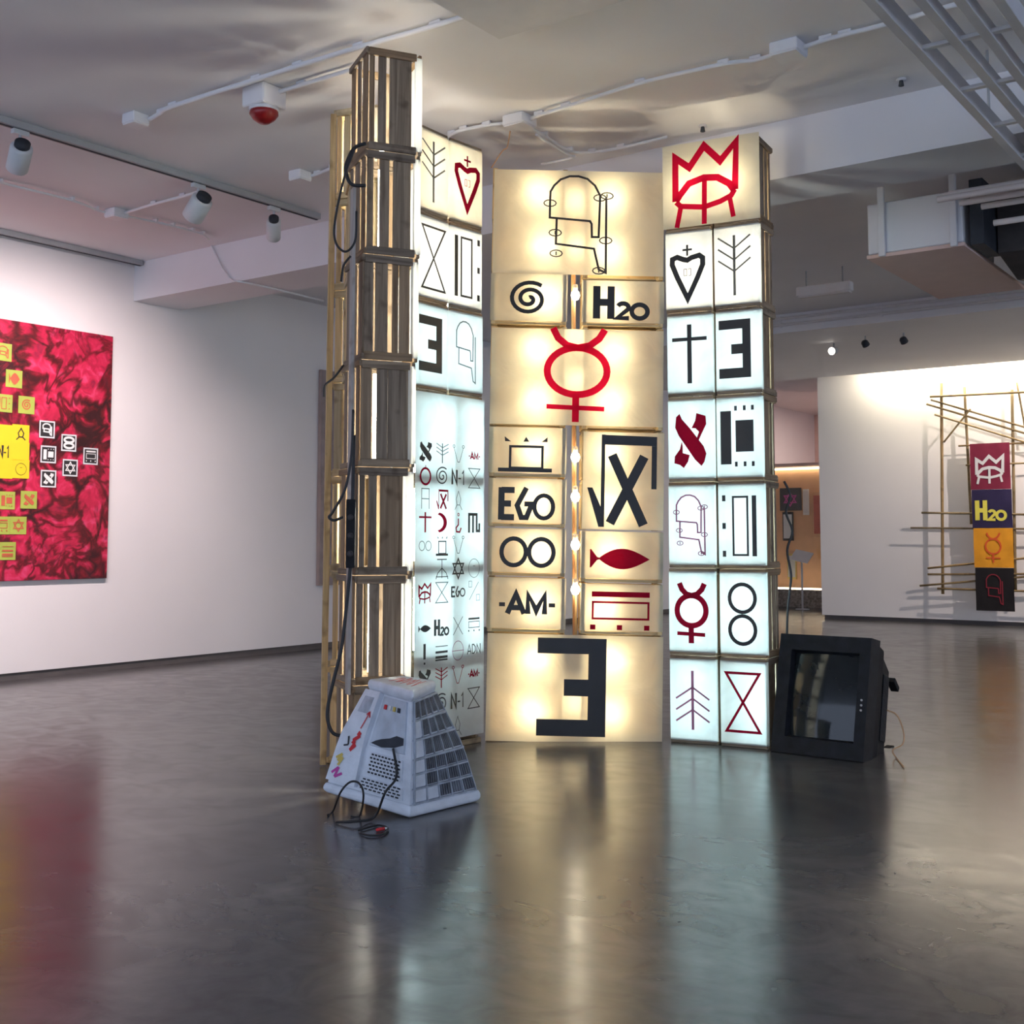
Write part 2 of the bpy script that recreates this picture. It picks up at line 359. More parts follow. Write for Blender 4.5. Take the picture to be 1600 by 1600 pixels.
def sy_inf(t=.075): return [('s', arc(.245, .5, .225, .46, 0, 350, 26), t, 1), ('s', arc(.755, .5, .225, .46, 0, 350, 26), t, 1)]
def sy_eight(t=.075): return [('s', arc(.5, .755, .46, .225, 0, 350, 26), t, 1), ('s', arc(.5, .245, .46, .225, 0, 350, 26), t, 1)]
def sy_fish():
    up = [(.14+.86*k/14, .5+.5*math.sin(PI*(k/14)**.9)) for k in range(15)]
    return [('p', [(0, .95), (.02, .95), (.12, .58), (.12, .42), (.02, .06), (0, .06)]), ('p', up[::-1] + [(x, 1-y) for x, y in up[1:-1]]), ('p', [(.12, .42), (.17, .47), (.17, .53), (.12, .58)])]
def sy_redrect():
    o = [('p', [(.02, .86), (1, .86), (1, 1), (.02, 1)]), ('s', [(.04, .29), (.98, .29), (.98, .72), (.04, .72)], .055, 1)]
    for x in (0, .45, .91): o.append(('p', [(x, 0), (x+.09, 0), (x+.09, .13), (x, .13)]))
    return o
def sy_aleph():
    c = lambda p: crop(165, 445, 900, 1335, p)
    return [('p', c([(185, 925), (215, 900), (235, 945), (300, 1015), (420, 1165), (443, 1225), (425, 1290), (400, 1322), (345, 1270), (205, 1075), (175, 1010)])),
            ('p', c([(360, 900), (440, 925), (445, 990), (400, 1075), (378, 1120), (362, 1098), (382, 1050), (352, 1022), (318, 1018), (350, 960)])),
            ('p', c([(232, 1120), (240, 1160), (240, 1215), (300, 1232), (285, 1285), (248, 1335), (215, 1310), (165, 1295), (170, 1240), (215, 1185)]))]
def sy_barsq():
    o = [('p', [(0, .04), (.32, .04), (.32, .92), (0, .92)]), ('p', [(.45, .24), (.98, .24), (.98, .76), (.45, .76)])]
    for x in (.42, .68, .92):
        for y in (.0, .92): o.append(('p', [(x, y), (x+.08, y), (x+.08, y+.08), (x, y+.08)]))
    return o
def sy_cross(t=.13): return [('s', [(.5, 0), (.5, 1)], t, 0), ('s', [(0, .75), (1, .75)], t*.8, 0)]
def sy_moon(): return [('p', arc(.2, .5, .7, .5, -85, 85, 14) + arc(.0, .5, .62, .4, 78, -78, 14))]
def sy_hook(): return [('s', [(.5, .72), (.5, .40), (.25, .25), (.3, .05), (.65, .03), (.8, .25)], .12, 0), ('s', arc(.5, .92, .09, .07, 0, 330, 9), .06, 1)]
def sy_m(): return word('m', [(0, 1, 0, 1)], .16)
def sy_vee(t=.04): return [('s', [(.1, .85), (.42, .12), (.58, .12), (.9, .85)], t, 0), ('s', arc(.1, .92, .09, .07, 0, 330, 8), t, 1), ('s', arc(.9, .92, .09, .07, 0, 330, 8), t, 1)]
def sy_loop(t=.05): return [('s', [(.1, 0), (.35, .25), (.25, .55), (.5, .95), (.75, .55), (.65, .25), (.9, 0)], t, 0), ('s', [(.35, .25), (.65, .25)], t, 0)]
def sy_ring(): return [('s', arc(.5, .45, .4, .4, 0, 345, 20), .12, 1), ('s', [(.5, .88), (.5, 1)], .05, 0)]
def sy_star(): return [('s', [(.5, 1), (.05, .25), (.95, .25)], .09, 1), ('s', [(.5, 0), (.05, .75), (.95, .75)], .09, 1)]
def sy_clock(): return [('s', arc(.5, .5, .48, .48, 0, 345, 22), .03, 1), ('s', [(.4, .62), (.6, .62)], .03, 0)]
def sy_bell(): return [('s', [(.1, .98), (.9, .98)], .06, 0), ('s', [(.5, 1), (.5, .05)], .05, 0), ('s', [(0, 0), (.15, .3), (.5, .55), (.85, .3), (1, 0)], .05, 0), ('s', [(0, .12), (1, .12)], .05, 0)]
def sy_pct(): return [('s', [(.1, .05), (.9, .95)], .04, 0), ('s', [(.05, .7), (.3, .7), (.3, 1), (.05, 1)], .03, 1), ('s', [(.7, 0), (.98, 0), (.98, .3), (.7, .3)], .03, 1)]
def sy_ex(): return [('s', [(.1, .05), (.9, .95)], .045, 0), ('s', [(.1, .95), (.9, .05)], .045, 0)]
def sy_bang(): return [('p', [(.38, .25), (.62, .25), (.62, 1), (.38, 1)]), ('p', [(.42, 0), (.58, 0), (.58, .1), (.42, .1)])]
def sy_bars(): return [('p', [(0, y), (1, y), (1, y+h), (0, y+h)]) for y, h in ((0, .1), (.14, .16), (.46, .14), (.86, .05))]
def sy_circ(): return [('s', arc(.5, .5, .46, .48, 0, 345, 22), .035, 1), ('s', [(0, .5), (1, .5)], .035, 0)]
def sy_chair(): return [('s', [(.2, 0), (.2, 1), (.8, 1), (.8, 0)], .05, 0), ('s', [(.2, .5), (.8, .5)], .05, 0)]
def ribbon(pts, wd, closed, y):
    n = len(pts); L, Rr = [], []
    for i, p in enumerate(pts):
        a = pts[(i-1) % n] if (closed or i > 0) else None; b = pts[(i+1) % n] if (closed or i < n-1) else None
        d1 = (Vector(p)-Vector(a)).normalized() if a is not None else None
        d2 = (Vector(b)-Vector(p)).normalized() if b is not None else None
        d1 = d1 or d2; d2 = d2 or d1
        n1 = Vector((-d1.y, d1.x)); n2 = Vector((-d2.y, d2.x)); m = n1+n2
        m = m.normalized() if m.length > 1e-5 else n1
        k = min(1/max(m.dot(n1), .35), 2.2)*wd/2
        L.append((p[0]+m.x*k, y, p[1]+m.y*k)); Rr.append((p[0]-m.x*k, y, p[1]-m.y*k))
    f = []
    for i in range(n if closed else n-1):
        j = (i+1) % n; f.append((i, j, n+j, n+i))
    return L+Rr, f
def add_symbol(parent, items, mat, name='symbol', eps=.0025, mapper=None):
    """items: list of (shapes, x0, z0, w, h) in the panel's own metres; one mesh."""
    vv, ff = [], []
    for shapes, x0, z0, w_, h_ in items:
        mn = min(w_, h_)
        for i, s in enumerate(shapes):
            y = -eps - .0004*i
            if s[0] == 's': a, f = ribbon([(x0+p[0]*w_, z0+p[1]*h_) for p in s[1]], s[2]*mn, s[3], y)
            else:
                a = [(x0+p[0]*w_, y, z0+p[1]*h_) for p in s[1]]; f = [tuple(range(len(a)))]
            b = len(vv); vv += a; ff += [tuple(q+b for q in g) for g in f]
    if mapper: vv = [mapper(p) for p in vv]
    return mesh(name, vv, ff, mat, parent)
# ================================================================ ROOM
CEIL = 4.17; VW = 10.3; UB = 7.5; BEAM = 3.77; UP = 19.0; SOF = 3.93; U2 = 14.1
def slab(name, u0, u1, v0, v1, z0, z1, mat, label=None, parent=None, kind='structure'):
    o = box(name, (abs(v1-v0), abs(u1-u0), z1-z0), UV((u0+u1)/2, (v0+v1)/2, (z0+z1)/2), mat, parent, (0, 0, RZ), bev=0)
    if kind: o['kind'] = kind
    if label: o['label'] = label
    return o
slab('floor', -6, 30, -14, VW+.3, -.2, 0, M['floor'])
slab('ceiling', -6, 30, -14, VW+.3, CEIL, CEIL+.2, M['ceil'])
slab('wall_left', -6, 30, VW, VW+.3, .07, CEIL, M['wall'])
slab('baseboard_left', -6, 30, VW+.02, VW+.3, 0, .07, M['shadow_gap'])  # recessed shadow gap under the wall, its shade painted dark
slab('trim_1', UB, UB+.6, -14, VW, BEAM, CEIL, M['ceil'], 'deep white ceiling beam behind the light box tower')
slab('trim_2', U2, 18.35, -14, VW, SOF, CEIL, M['ceil'], 'lowered white soffit in front of the far partition wall')
PV = 7.46
slab('wall_partition', UP, UP+.25, -14, PV, .07, CEIL, M['wall'])
slab('baseboard_partition', UP+.04, UP+.25, -14, PV-.03, 0, .07, M['shadow_gap'])
slab('wall_back', 26.0, 26.3, -4, VW, 0, CEIL, M['peach'])
# cove strip above the partition
o = slab('cove_strip', 18.62, 18.66, -10, PV-.9, 4.08, 4.11, M['strip'], None, None, None)
tag(o, 'warm strip light hidden in the cove above the far partition wall', 'strip light')
def lamp(name, kind, loc, energy, col, parent=None, rot=None, **k):
    l = bpy.data.lights.new(name, kind); l.energy = energy; l.color = col
    for a, b in k.items(): setattr(l, a, b)
    o = bpy.data.objects.new(name, l); o.location = loc
    if rot is not None: o.rotation_euler = rot
    return link(o, parent)
# ================================================================ LIGHT BOXES
ORD = ['topmost', 'second from the top', 'third from the top', 'fourth from the top', 'fifth from the top', 'sixth from the top', 'lowest']
def light_box(base, psi, W, H, D, horiz=False, label='', group='', front=True, cl='white', sym=None, symcol='black_tape', symbox=(.12, .86, .15, .86),
              lampkind='cool', wk='old', variant=0, roll=0.0, lampx=0.0, wrap=.035, backn=3):
    """crate with slatted sides, cloth front at local -y. W is the short front side, H the long one."""
    T = empty('light_box', base, label, 'light box', group, Euler((0, roll, psi), 'XYZ'))
    def pb(name, x, y, z, sx, sy, sz, kind, rail=False):
        if horiz: return woodbox(name, (sz, sy, sx), (z-H/2, y, x+W/2), kind, T)
        return woodbox(name, (sx, sy, sz), (x, y, z), kind, T)
    rt = .032
    ep = -.0105 if horiz else -.003; bw = W-.006 if horiz else W+.012; sh_ = rt+.01
    for z, zs_ in ((rt/2+.001, sh_/2+.001), (H-rt/2-.001, H-sh_/2-.001)):
        pb('rail', 0, -D/2+.0115, z, W-.006, .018, rt, wk)
        pb('rail', 0, D/2-.002, z, bw, .018, rt, wk)
        for s in (-1, 1): pb('rail', s*(W/2+ep), .012, zs_, .018, D-.026-.018, sh_, wk)
    pats = [[(.07, .028), (.28, .045), (.66, .125)], [(.07, .035), (.36, .055), (.72, .10)], [(.09, .05), (.35, .07), (.63, .035), (.82, .06)], [(.10, .06), (.42, .06), (.75, .115)]]
    for s in (-1, 1):
        for fr, wd in pats[(variant + (s > 0)) % 4]:
            y = D/2 - .012 - fr*(D-.04) ; wd = min(wd, .16)*D/.31
            pb('slat', s*(W/2-.013), min(y, D/2-wd/2-.006), H/2, .009, wd, H-.045, wk)
    for i in range(backn):
        x = -W/2 + W*(i+.5)/backn
        pb('slat', x, D/2-.008, H/2, W/backn*(.50 if (i+variant) % 2 else .72), .009, H-.045, wk)
    if horiz:
        for z in (.02, H-.02): pb('end_board', 0, 0, z, W-.03, D-.04, .012, wk)
    hw, hh = (H/2, W) if horiz else (W/2, H)
    if front:
        y0 = -D/2; wr = wrap; n = 6; vv, ff = [], []
        xs = [-hw+.002+(2*hw-.004)*i/n for i in range(n+1)]
        rnd = random.Random(hash((round(base[0], 3), round(base[2], 3))) & 0xffff)
        z_lo, z_hi = (.026, hh-.004) if horiz else (.020, hh-.020)
        zs = [z_lo+(z_hi-z_lo)*j/n for j in range(n+1)]
        if horiz: woodbox('sill', (2*hw-.01, .012, .020), (0, -D/2+.010, .012), wk, T)
        for j in range(n+1):
            for i in range(n+1):
                edge = i in (0, n) or j in (0, n)
                vv.append((xs[i], y0 - (0 if edge else rnd.uniform(0, .003)), zs[j]))
        for j in range(n):
            for i in range(n): a = j*(n+1)+i; ff.append((a, a+1, a+n+2, a+n+1))
        for s, ii in ((-1, 0), (1, n)):
            b = len(vv)
            for j in range(n+1): vv.append((xs[ii]+s*.006, y0+wr, zs[j]))
            for j in range(n):
                a = j*(n+1)+ii; q = (a, a+n+1, b+j+1, b+j); ff.append(q if s < 0 else q[::-1])
        cp = mesh('cloth_panel', vv, ff, M[cl], T, True)
        if sym:
            x0, x1, t0, t1 = symbox
            add_symbol(cp, [(sym, -hw+2*hw*x0, hh*(1-t1), 2*hw*(x1-x0), hh*(t1-t0))], M[symcol], mapper=lambda p: (p[0], p[1]-D/2-.004, p[2]))
    if lampkind in ('cool', 'neutral'):
        z0, z1 = (.05, H-.05)
        tb = tube('fluorescent_tube', [(lampx*W, .02, z0), (lampx*W, .02, z1)], .013, M[lampkind], T, 8)
    elif lampkind == 'warm':
        p = Vector((lampx*H, -D/2+.10, W*.52) if horiz else (lampx*W, -D/2+.11, H*.5))
        hl = .07
        b = tube('bulb', [(-hl, 0, 0), (-hl+.012, 0, 0), (hl-.012, 0, 0), (hl, 0, 0)], [.006, .014, .014, .006], M['warm'], T, 8); b.location = p
        k = tube('socket', [(hl, 0, 0), (hl+.045, 0, 0)], .016, M['blackr'], b, 8)
    return T
CH = .56
def colpos(P, Q, D):
    P = Vector(P); Q = Vector(Q); t = (Q-P); W = t.length; t.normalize()
    back = Vector((-t.y, t.x)); psi = math.atan2(t.y, t.x)
    return (P+Q)/2 + back*D/2, psi, W
def column(P, Q, D, rows, lean=(0, 0), **kw):
    """P -> Q runs left to right as seen from in front of the cloth."""
    c, psi, W = colpos(P, Q, D)
    for r, spec in enumerate(rows):
        if spec is None: continue
        k = dict(kw); k.update(spec)
        f = r/6.0; j = random.uniform(-.004, .004)
        light_box(Vector((c.x+lean[0]*f+j, c.y+lean[1]*f, CH*(6-r))), psi + random.uniform(-.008, .008), W-.024, CH-.002, D, variant=r+kw.get('v0', 0), **{a: b for a, b in k.items() if a != 'v0'})
g0 = 'light boxes of the tower'
# nearest column, slatted side to the camera
Rn = (-.478, 6.219); Ln = (-.620, 6.538)
def rowset(txt, lk, **kw):
    return [dict(label='slatted crate light box, %s of %s' % (ORD[r], txt), group=g0, lampkind=lk[r], **kw) for r in range(len(lk))]
column(Rn, Ln, .309, rowset('the nearest tall column', ['neutral']*7), lean=(-.045, 0), wk='old', cl='white', wrap=.045)
column((-.655, 6.575), (-.725, 6.90), .25, [None]+[dict(d, label='pine crate light box wedged behind the nearest column, %s' % ['', 'its topmost', 'second of six from the top', 'third of six from the top', 'fourth of six from the top', 'fifth of six from the top', 'lowest of six'][r]) for r, d in enumerate(rowset('x', [None]*7)) if r > 0], wk='pine', cl='white', lean=(-.03, 0))
column((-.815, 6.93), (-.690, 7.235), .29, rowset('the far left pine column', ['neutral', None, 'neutral', None, 'neutral', None, 'neutral']), wk='pine', cl='cream')
P3, P4, P5 = (-.598, 7.245), (-.405, 7.522), (-.188, 7.775)
LV = ['highest of four', 'second highest', 'second lowest', 'lowest at the floor']
TB = (.1, .86, .16, .86)
column(P3, P4, .30, [
    dict(label='left wing light box with thin black branching tree sign, top row', sym=sy_tree(), symcol='grey_tape', lampkind='neutral', cl='cream', lampx=.1),
    dict(label='left wing light box with thin black hourglass sign', sym=sy_hour(), lampkind='neutral'),
    dict(label='left wing light box with bold black reversed E', sym=sy_E(), symbox=(.06, .8, .17, .8)),
    ] + [dict(label='light box behind the cloth of small signs, nearer column, %s' % LV[i], front=False, lampkind='cool' if i < 3 else None, lampx=.15) for i in range(4)], group=g0, wk='old')
column(P4, P5, .30, [
    dict(label='left wing light box with red heart sign and small cross', sym=sy_heart(), symcol='dark_red_tape', lampkind='neutral', cl='cream', symbox=(.12, .88, .16, .82), lampx=-.2),
    dict(label='left wing light box with black bar, tall rectangle and three dots', sym=sy_barrect(), lampkind='neutral', symbox=(.12, .9, .14, .86)),
    dict(label='left wing light box with faint dotted helmet outline', sym=sy_helmet(.04, False), symcol='grey_tape', symbox=(.1, .8, .14, .86)),
    ] + [dict(label='light box behind the cloth of small signs, farther column, %s' % LV[i], front=False, lampkind='cool' if i < 3 else None, lampx=.25) for i in range(4)], group=g0, wk='old')
# big cloth of small signs over the two lower columns
def flat_cloth(name, a, b, z0, z1, mat, label, off=.006, roll=0.0, lean=0.0, wr=.004):
    """cloth hung between two plan points; local x along it, local -y to the viewer."""
    a = Vector(a); b = Vector(b); t = b-a; W = t.length; psi = math.atan2(t.y, t.x); t.normalize(); fr = Vector((t.y, -t.x))
    m = (a+b)/2 + fr*off
    n = 10; vv, ff = [], []
    rnd = random.Random(int(z0*1000))
    for j in range(n+1):
        for i in range(n+1): vv.append((-W/2+W*i/n, -rnd.uniform(0, wr) if 0 < i < n and 0 < j < n else 0, (z1-z0)*j/n))
    for j in range(n):
        for i in range(n): q = j*(n+1)+i; ff.append((q, q+1, q+n+2, q+n+1))
    o = mesh(name, vv, ff, M[mat], None, True); o.location = (m.x, m.y, z0); o.rotation_euler = Euler((lean, roll, psi), 'XYZ')
    return tag(o, label, 'cloth panel', 'large painted cloths on the tower'), W
c1, Wc = flat_cloth('sign_cloth', P3, P5, .06, CH*4-.02, 'white', 'tall white cloth covered with rows of small black and red signs')
rows = [('k aleph', 'g tree', 'g vee', 'r am'), ('r ring', 'k spiral', 'k n1', 'g hour'), ('g chair', 'r sqrt', 'g loop', None), ('r cross', 'r moon', 'r hook', 'k m'),
        ('g inf', 'k hat', 'g vee', None), (None, 'k bell', 'k star', 'g clock'), ('r crown', 'g hour', 'k ego', 'g pct'), ('k fish', 'k h2o', 'g ex', 'k redrect'),
        ('k bang', 'k bars', 'p circ', 'k adn'), ('k aleph', 'r tree', 'r vee', 'r am'), (None, 'k spiral', 'k n1', 'k hour'), (None, None, 'g loop', None)]
HT = dict(am=.34, fish=.34, ego=.55, h2o=.8, adn=.5, inf=.5, n1=.75, bars=.8, redrect=.7)
by = {}
for r, row in enumerate(rows):
    zc = 1.845 - r*.145 - (.01*r if r > 6 else 0)
    for k, cell in enumerate(row):
        if not cell: continue
        col, nm = cell.split(); h = .125*HT.get(nm, 1); ww = .115
        if nm in ('bang', 'hook', 'loop'): ww = .09
        if nm in ('n1', 'h2o', 'ego', 'adn', 'spiral'): ww = .135
        xc = -Wc/2 + Wc*(.13 + .235*k)
        by.setdefault(col, []).append((globals()['sy_'+nm](), xc-ww/2, zc-h/2-.06, ww, h))
for col, mt in (('k', 'black_tape'), ('g', 'grey_tape'), ('r', 'dark_red_tape'), ('p', 'pink_tape')):
    for it in by[col]: add_symbol(c1, [it], M[mt], mapper=lambda p: (p[0], p[1]-.005, p[2]))
# right wing
Q0, Q1, Q2 = (1.015, 7.775), (1.315, 7.635), (1.600, 7.475)
SB = (.12, .88, .15, .85)
column(Q0, Q1, .31, [
    dict(label='plain warm light box behind the crown cloth, nearer the middle', front=False, lampkind='warm', lampx=.0),
    dict(label='light box with black heart sign and small cross above', sym=sy_heart(), lampkind='neutral', symbox=(.12, .87, .2, .86)),
    dict(label='light box with plain black cross', sym=sy_cross(), symbox=SB),
    dict(label='light box with dark red aleph letter', sym=sy_aleph(), symcol='dark_red_tape', symbox=(.14, .85, .2, .84)),
    dict(label='light box with faint purple helmet outline', sym=sy_helmet(.045), symcol='pink_tape', symbox=(.12, .86, .15, .85)),
    dict(label='light box with red horned ring over a cross, right wing', sym=sy_mercury(.16), symcol='dark_red_tape', symbox=(.14, .86, .17, .86)),
    dict(label='light box with faint red arrow tree pointing up, bottom row', sym=sy_tree(True), symcol='pink_tape', symbox=(.14, .86, .17, .84))], group=g0, wk='old')
column(Q1, Q2, .31, [
    dict(label='plain warm light box behind the crown cloth, outer corner', front=False, lampkind='warm', lampx=-.1),
    dict(label='light box with thin grey branching tree sign, right wing', sym=sy_tree(), symcol='grey_tape', lampkind='neutral', symbox=(.1, .82, .15, .86)),
    dict(label='light box with bold black reversed E, right wing', sym=sy_E(), symbox=(.08, .78, .14, .82)),
    dict(label='light box with black bar, black square and six dots', sym=sy_barsq(), symbox=(.1, .84, .14, .84)),
    dict(label='light box with three black dots, tall rectangle and bar', sym=sy_barrect(True), symbox=(.1, .84, .17, .86)),
    dict(label='light box with black figure of two stacked rings', sym=sy_eight(.13), symbox=(.2, .8, .16, .86)),
    dict(label='light box with red hourglass sign, bottom row', sym=sy_hour(.075), symcol='dark_red_tape', symbox=(.14, .86, .17, .82), lampx=.3)], group=g0, wk='old')
c2, Wd = flat_cloth('sign_cloth', Q0, Q2, CH*6+.004, CH*7+.01, 'cream', 'cream cloth with a large red crown at the top of the right wing', off=.012)
add_symbol(c2, [(sy_crown(), -Wd/2+.075, .0, .45, .55)], M['red_tape'], mapper=lambda p: (p[0], p[1]-.005, p[2]))
# centre wall of crates on their sides, placed row by row
YC = 7.80
LROW = [(262, 344), (344, 426), (426, 508), (508, 587), (587, 666), (666, 746), (746, 824), (824, 901), (901, 989), (989, 1073), (1073, 1158)]
RROW = [(272, 354), (354, 437), (437, 511), (511, 591), (591, 672), (672, 750), (750, 829), (829, 911), (911, 993), (993, 1077), (1077, 1163)]
def lerp(a, b, t): return a+(b-a)*t
def cx(side, y):
    t = (y-265)/890.
    return [(lerp(769, 758, t), lerp(887, 882, t)), (lerp(911, 905, t), lerp(1037, 1034, t))][side]
ctr = {(0, 2): dict(label='light box with a black spiral sign', sym=sy_spiral(.11), symbox=(.22, .78, .15, .85)),
       (1, 2): dict(label='light box reading H2O in bold black letters', sym=sy_h2o(), symbox=(.14, .82, .14, .84)),
       (0, 5): dict(label='light box with black hat-like box sign and three small points', sym=sy_hat(), symbox=(.12, .82, .2, .9)),
       (0, 6): dict(label='light box reading EGO in black letters', sym=sy_ego(), symbox=(.14, .86, .2, .86)),
       (0, 7): dict(label='light box with two black rings side by side', sym=sy_inf(.15), symbox=(.16, .86, .2, .8)),
       (1, 7): dict(label='light box with a dark red fish', sym=sy_fish(), symcol='dark_red_tape', symbox=(.11, .84, .34, .74)),
       (0, 8): dict(label='light box reading AM between two dashes in black', sym=sy_am(), symbox=(.14, .88, .3, .66)),
       (1, 8): dict(label='light box with red bar, rectangle and three squares', sym=sy_redrect(), symcol='dark_red_tape', symbox=(.12, .84, .16, .9))}
DC = .30
for side, rowsy in ((0, LROW), (1, RROW)):
    for r, (ya, yb) in enumerate(rowsy):
        ym = (ya+yb)/2; xa, xb = cx(side, ym); xb = xb if side else xb-1
        pa = aty((xa+xb)/2, yb, YC); pt = aty((xa+xb)/2, ya, YC)
        Hl = aty(xb, ym, YC).x - aty(xa, ym, YC).x; Wl = pt.z - pa.z - .004
        k = ctr.get((side, r))
        sd = 'left' if side == 0 else 'right'
        z = max(pa.z, .010) + .002; Wl = pt.z - z - .004
        kw = dict(k) if k else dict(label='pine light box behind the %s, %s %s' % ({0: 'helmet cloth', 1: 'helmet cloth', 3: 'red horned ring cloth', 4: 'red horned ring cloth', 5: 'root sign cloth', 6: 'root sign cloth', 9: 'big reversed E cloth', 10: 'big reversed E cloth'}[r], 'upper' if r in (0, 3, 5, 9) else 'lower', sd), front=False)
        light_box(Vector((pa.x, YC+DC/2, z)), 0, Wl, Hl, DC, horiz=True, group=g0, cl='cream', lampkind='warm', wk='pine', variant=r+side, roll=R(1.3),
                  lampx=(.16 if side == 0 else -.16) + random.uniform(-.07, .07), wrap=.006, backn=2, **kw)
def px_cloth(x0, x1, y0, y1, label, sym, sbox, mat, smat):
    a = aty(x0, y1, YC); b = aty(x1, y1, YC); t = aty(x0, y0, YC)
    o, W = flat_cloth('sign_cloth', (a.x, YC), (b.x, YC), a.z, t.z, mat, label, off=.012, roll=R(1.3))
    s0 = aty(sbox[0], sbox[3], YC); s1 = aty(sbox[1], sbox[2], YC); cxm = (a.x+b.x)/2
    add_symbol(o, [(sym, s0.x-cxm, s0.z-a.z, s1.x-s0.x, s1.z-s0.z)], M[smat], mapper=lambda p: (p[0], p[1]-.005, p[2]))
px_cloth(769, 1036, 268, 430, 'large cream cloth with a black line drawing of a helmeted head', sy_helmet(.032), (848, 954, 276, 428), 'cream', 'black_tape')
px_cloth(765, 1035, 515, 665, 'large cream cloth with a red horned ring over a cross', sy_mercury(.10), (846, 953, 514, 660), 'cream', 'red_tape')
px_cloth(758, 1034, 992, 1160, 'large cream cloth with a bold black reversed E at the floor', sy_E(), (837, 944, 997, 1150), 'cream', 'black_tape')
px_cloth(909, 1036, 676, 828, 'cream cloth with a black root sign over a bold X', sy_sqrt(), (916, 1023, 680, 824), 'cream', 'black_tape')
# bare bulbs hanging in the slot between the two stacks
pc = empty('bulb_cord', aty(897, 1100, YC+.09), 'yellow flex with bulb sockets hanging in the slot between the middle light boxes', 'cord')
pc.location = (0, 0, 0)
tube('flex', [aty(898, 290, YC+.13), aty(897, 700, YC+.13), aty(896, 1090, YC+.13)], .007, M['ochre'], pc)
woodbox('batten', (.030, .02, 3.4), aty(897, 705, YC+.17), 'pine', pc)
for i, y in enumerate((322, 392, 462, 532, 600, 715, 777, 852, 922, 1094)):
    t = empty('bare_bulb', aty(899, y, YC+.10), 'glowing bare bulb in the slot between the middle light boxes, number %s from the top' % ('one two three four five six seven eight nine ten'.split()[i]), 'bulb', 'bare bulbs in the middle slot')
    lathe('bulb_glass', [(.001, -.032), (.020, -.026), (.030, 0), (.026, .02), (.014, .036)], M['warm2'], t, 12)
    lathe('socket', [(.016, .036), (.018, .055), (.016, .075)], M['whitepaint'], t, 10)
# loose boards and cables on the back of the left wing
b = woodbox('upright_plank', (.035, .022, 3.86), (-1.085, 6.97, 1.935), 'pine', None, (0, R(.25), R(20)))
tag(b, 'tall narrow pale plank standing at the far left edge of the tower', 'plank')
b = woodbox('grey_board', (.055, .016, 2.62), (-.832, 6.085, 1.83), 'grey', None, (0, 0, R(114)))
tag(b, 'long grey board fixed upright against the back of the nearest column', 'plank')
def cablep(pts, r, label, dep, mat='cable'):
    P = [aty(x, y, d) for x, y, d in ([(p[0], p[1], dep) if len(p) == 2 else p for p in pts])]
    return tag(tube('power_cable', smooth_path(P, 5), r, M[mat]), label, 'cable', 'power cables on the tower')
cablep([(572, 224), (553, 232), (541, 258), (543, 278), (552, 289), (572, 290)], .010, 'thick black cable looped around the second band of the nearest column', 5.96)
cablep([(556, 228), (540, 270), (528, 320), (522, 360), (526, 382), (538, 393), (549, 387), (556, 370), (557, 330)], .006, 'thin black cable hanging in a long loop beside the nearest column', 5.92)
cablep([(548, 400), (537, 415), (533, 440)], .006, 'short black cable ending in a plug high on the left edge', 5.96)
cablep([(537, 570), (522, 590), (508, 602), (506, 620)], .006, 'black cable sticking out at the left edge, mid height', 6.35)
cablep([(552, 640), (550, 700), (545, 740), (537, 770), (520, 800), (514, 808), (522, 813), (536, 808)], .007, 'black cable bulging left beside the power strip', 5.90)
cablep([(553, 680), (551, 780), (550, 850), (546, 900), (541, 950), (534, 1010), (522, 1060), (513, 1100), (512, 1125), (520, 1145), (535, 1150)], .009, 'long black cable running down to the floor at the left edge', 5.95)
t = empty('power_strip', aty(548, 840, 5.90), 'black power strip hung upright among the cables', 'power strip')
box('body', (.045, .035, .34), (0, 0, .02), M['blackr'], t)
for k in range(3): lathe('outlet', [(.016, 0), (.015, .006)], M['dark'], t, 12, (0, -.017, -.08+k*.09), (PI/2, 0, 0))
cablep([(1225, 752), (1235, 775), (1228, 800), (1238, 830), (1230, 860), (1236, 900), (1231, 950), (1229, 1010)], .008, 'black cable hanging down the outer side of the right wing', 7.78)
# ================================================================ TELEVISIONS
def box_loft(name, rects, mat, parent):
    """rects: (y, x0, x1, z0, z1) rings joined front to back."""
    vv, ff = [], []
    for y, x0, x1, z0, z1 in rects: vv += [(x0, y, z0), (x1, y, z0), (x1, y, z1), (x0, y, z1)]
    for i in range(len(rects)-1):
        for k in range(4): ff.append((i*4+k, i*4+(k+1) % 4, i*4+4+(k+1) % 4, i*4+4+k))
    ff.append((0, 3, 2, 1)[::-1]); n = 4*(len(rects)-1); ff.append((n, n+1, n+2, n+3)[::-1])
    o = mesh(name, vv, ff, mat, parent)
    bm = bmesh.new(); bm.from_mesh(o.data); bmesh.ops.recalc_face_normals(bm, faces=bm.faces)
    bmesh.ops.bevel(bm, geom=list(bm.edges), offset=.008, segments=2, affect='EDGES', profile=.5); bm.to_mesh(o.data); bm.free(); return o
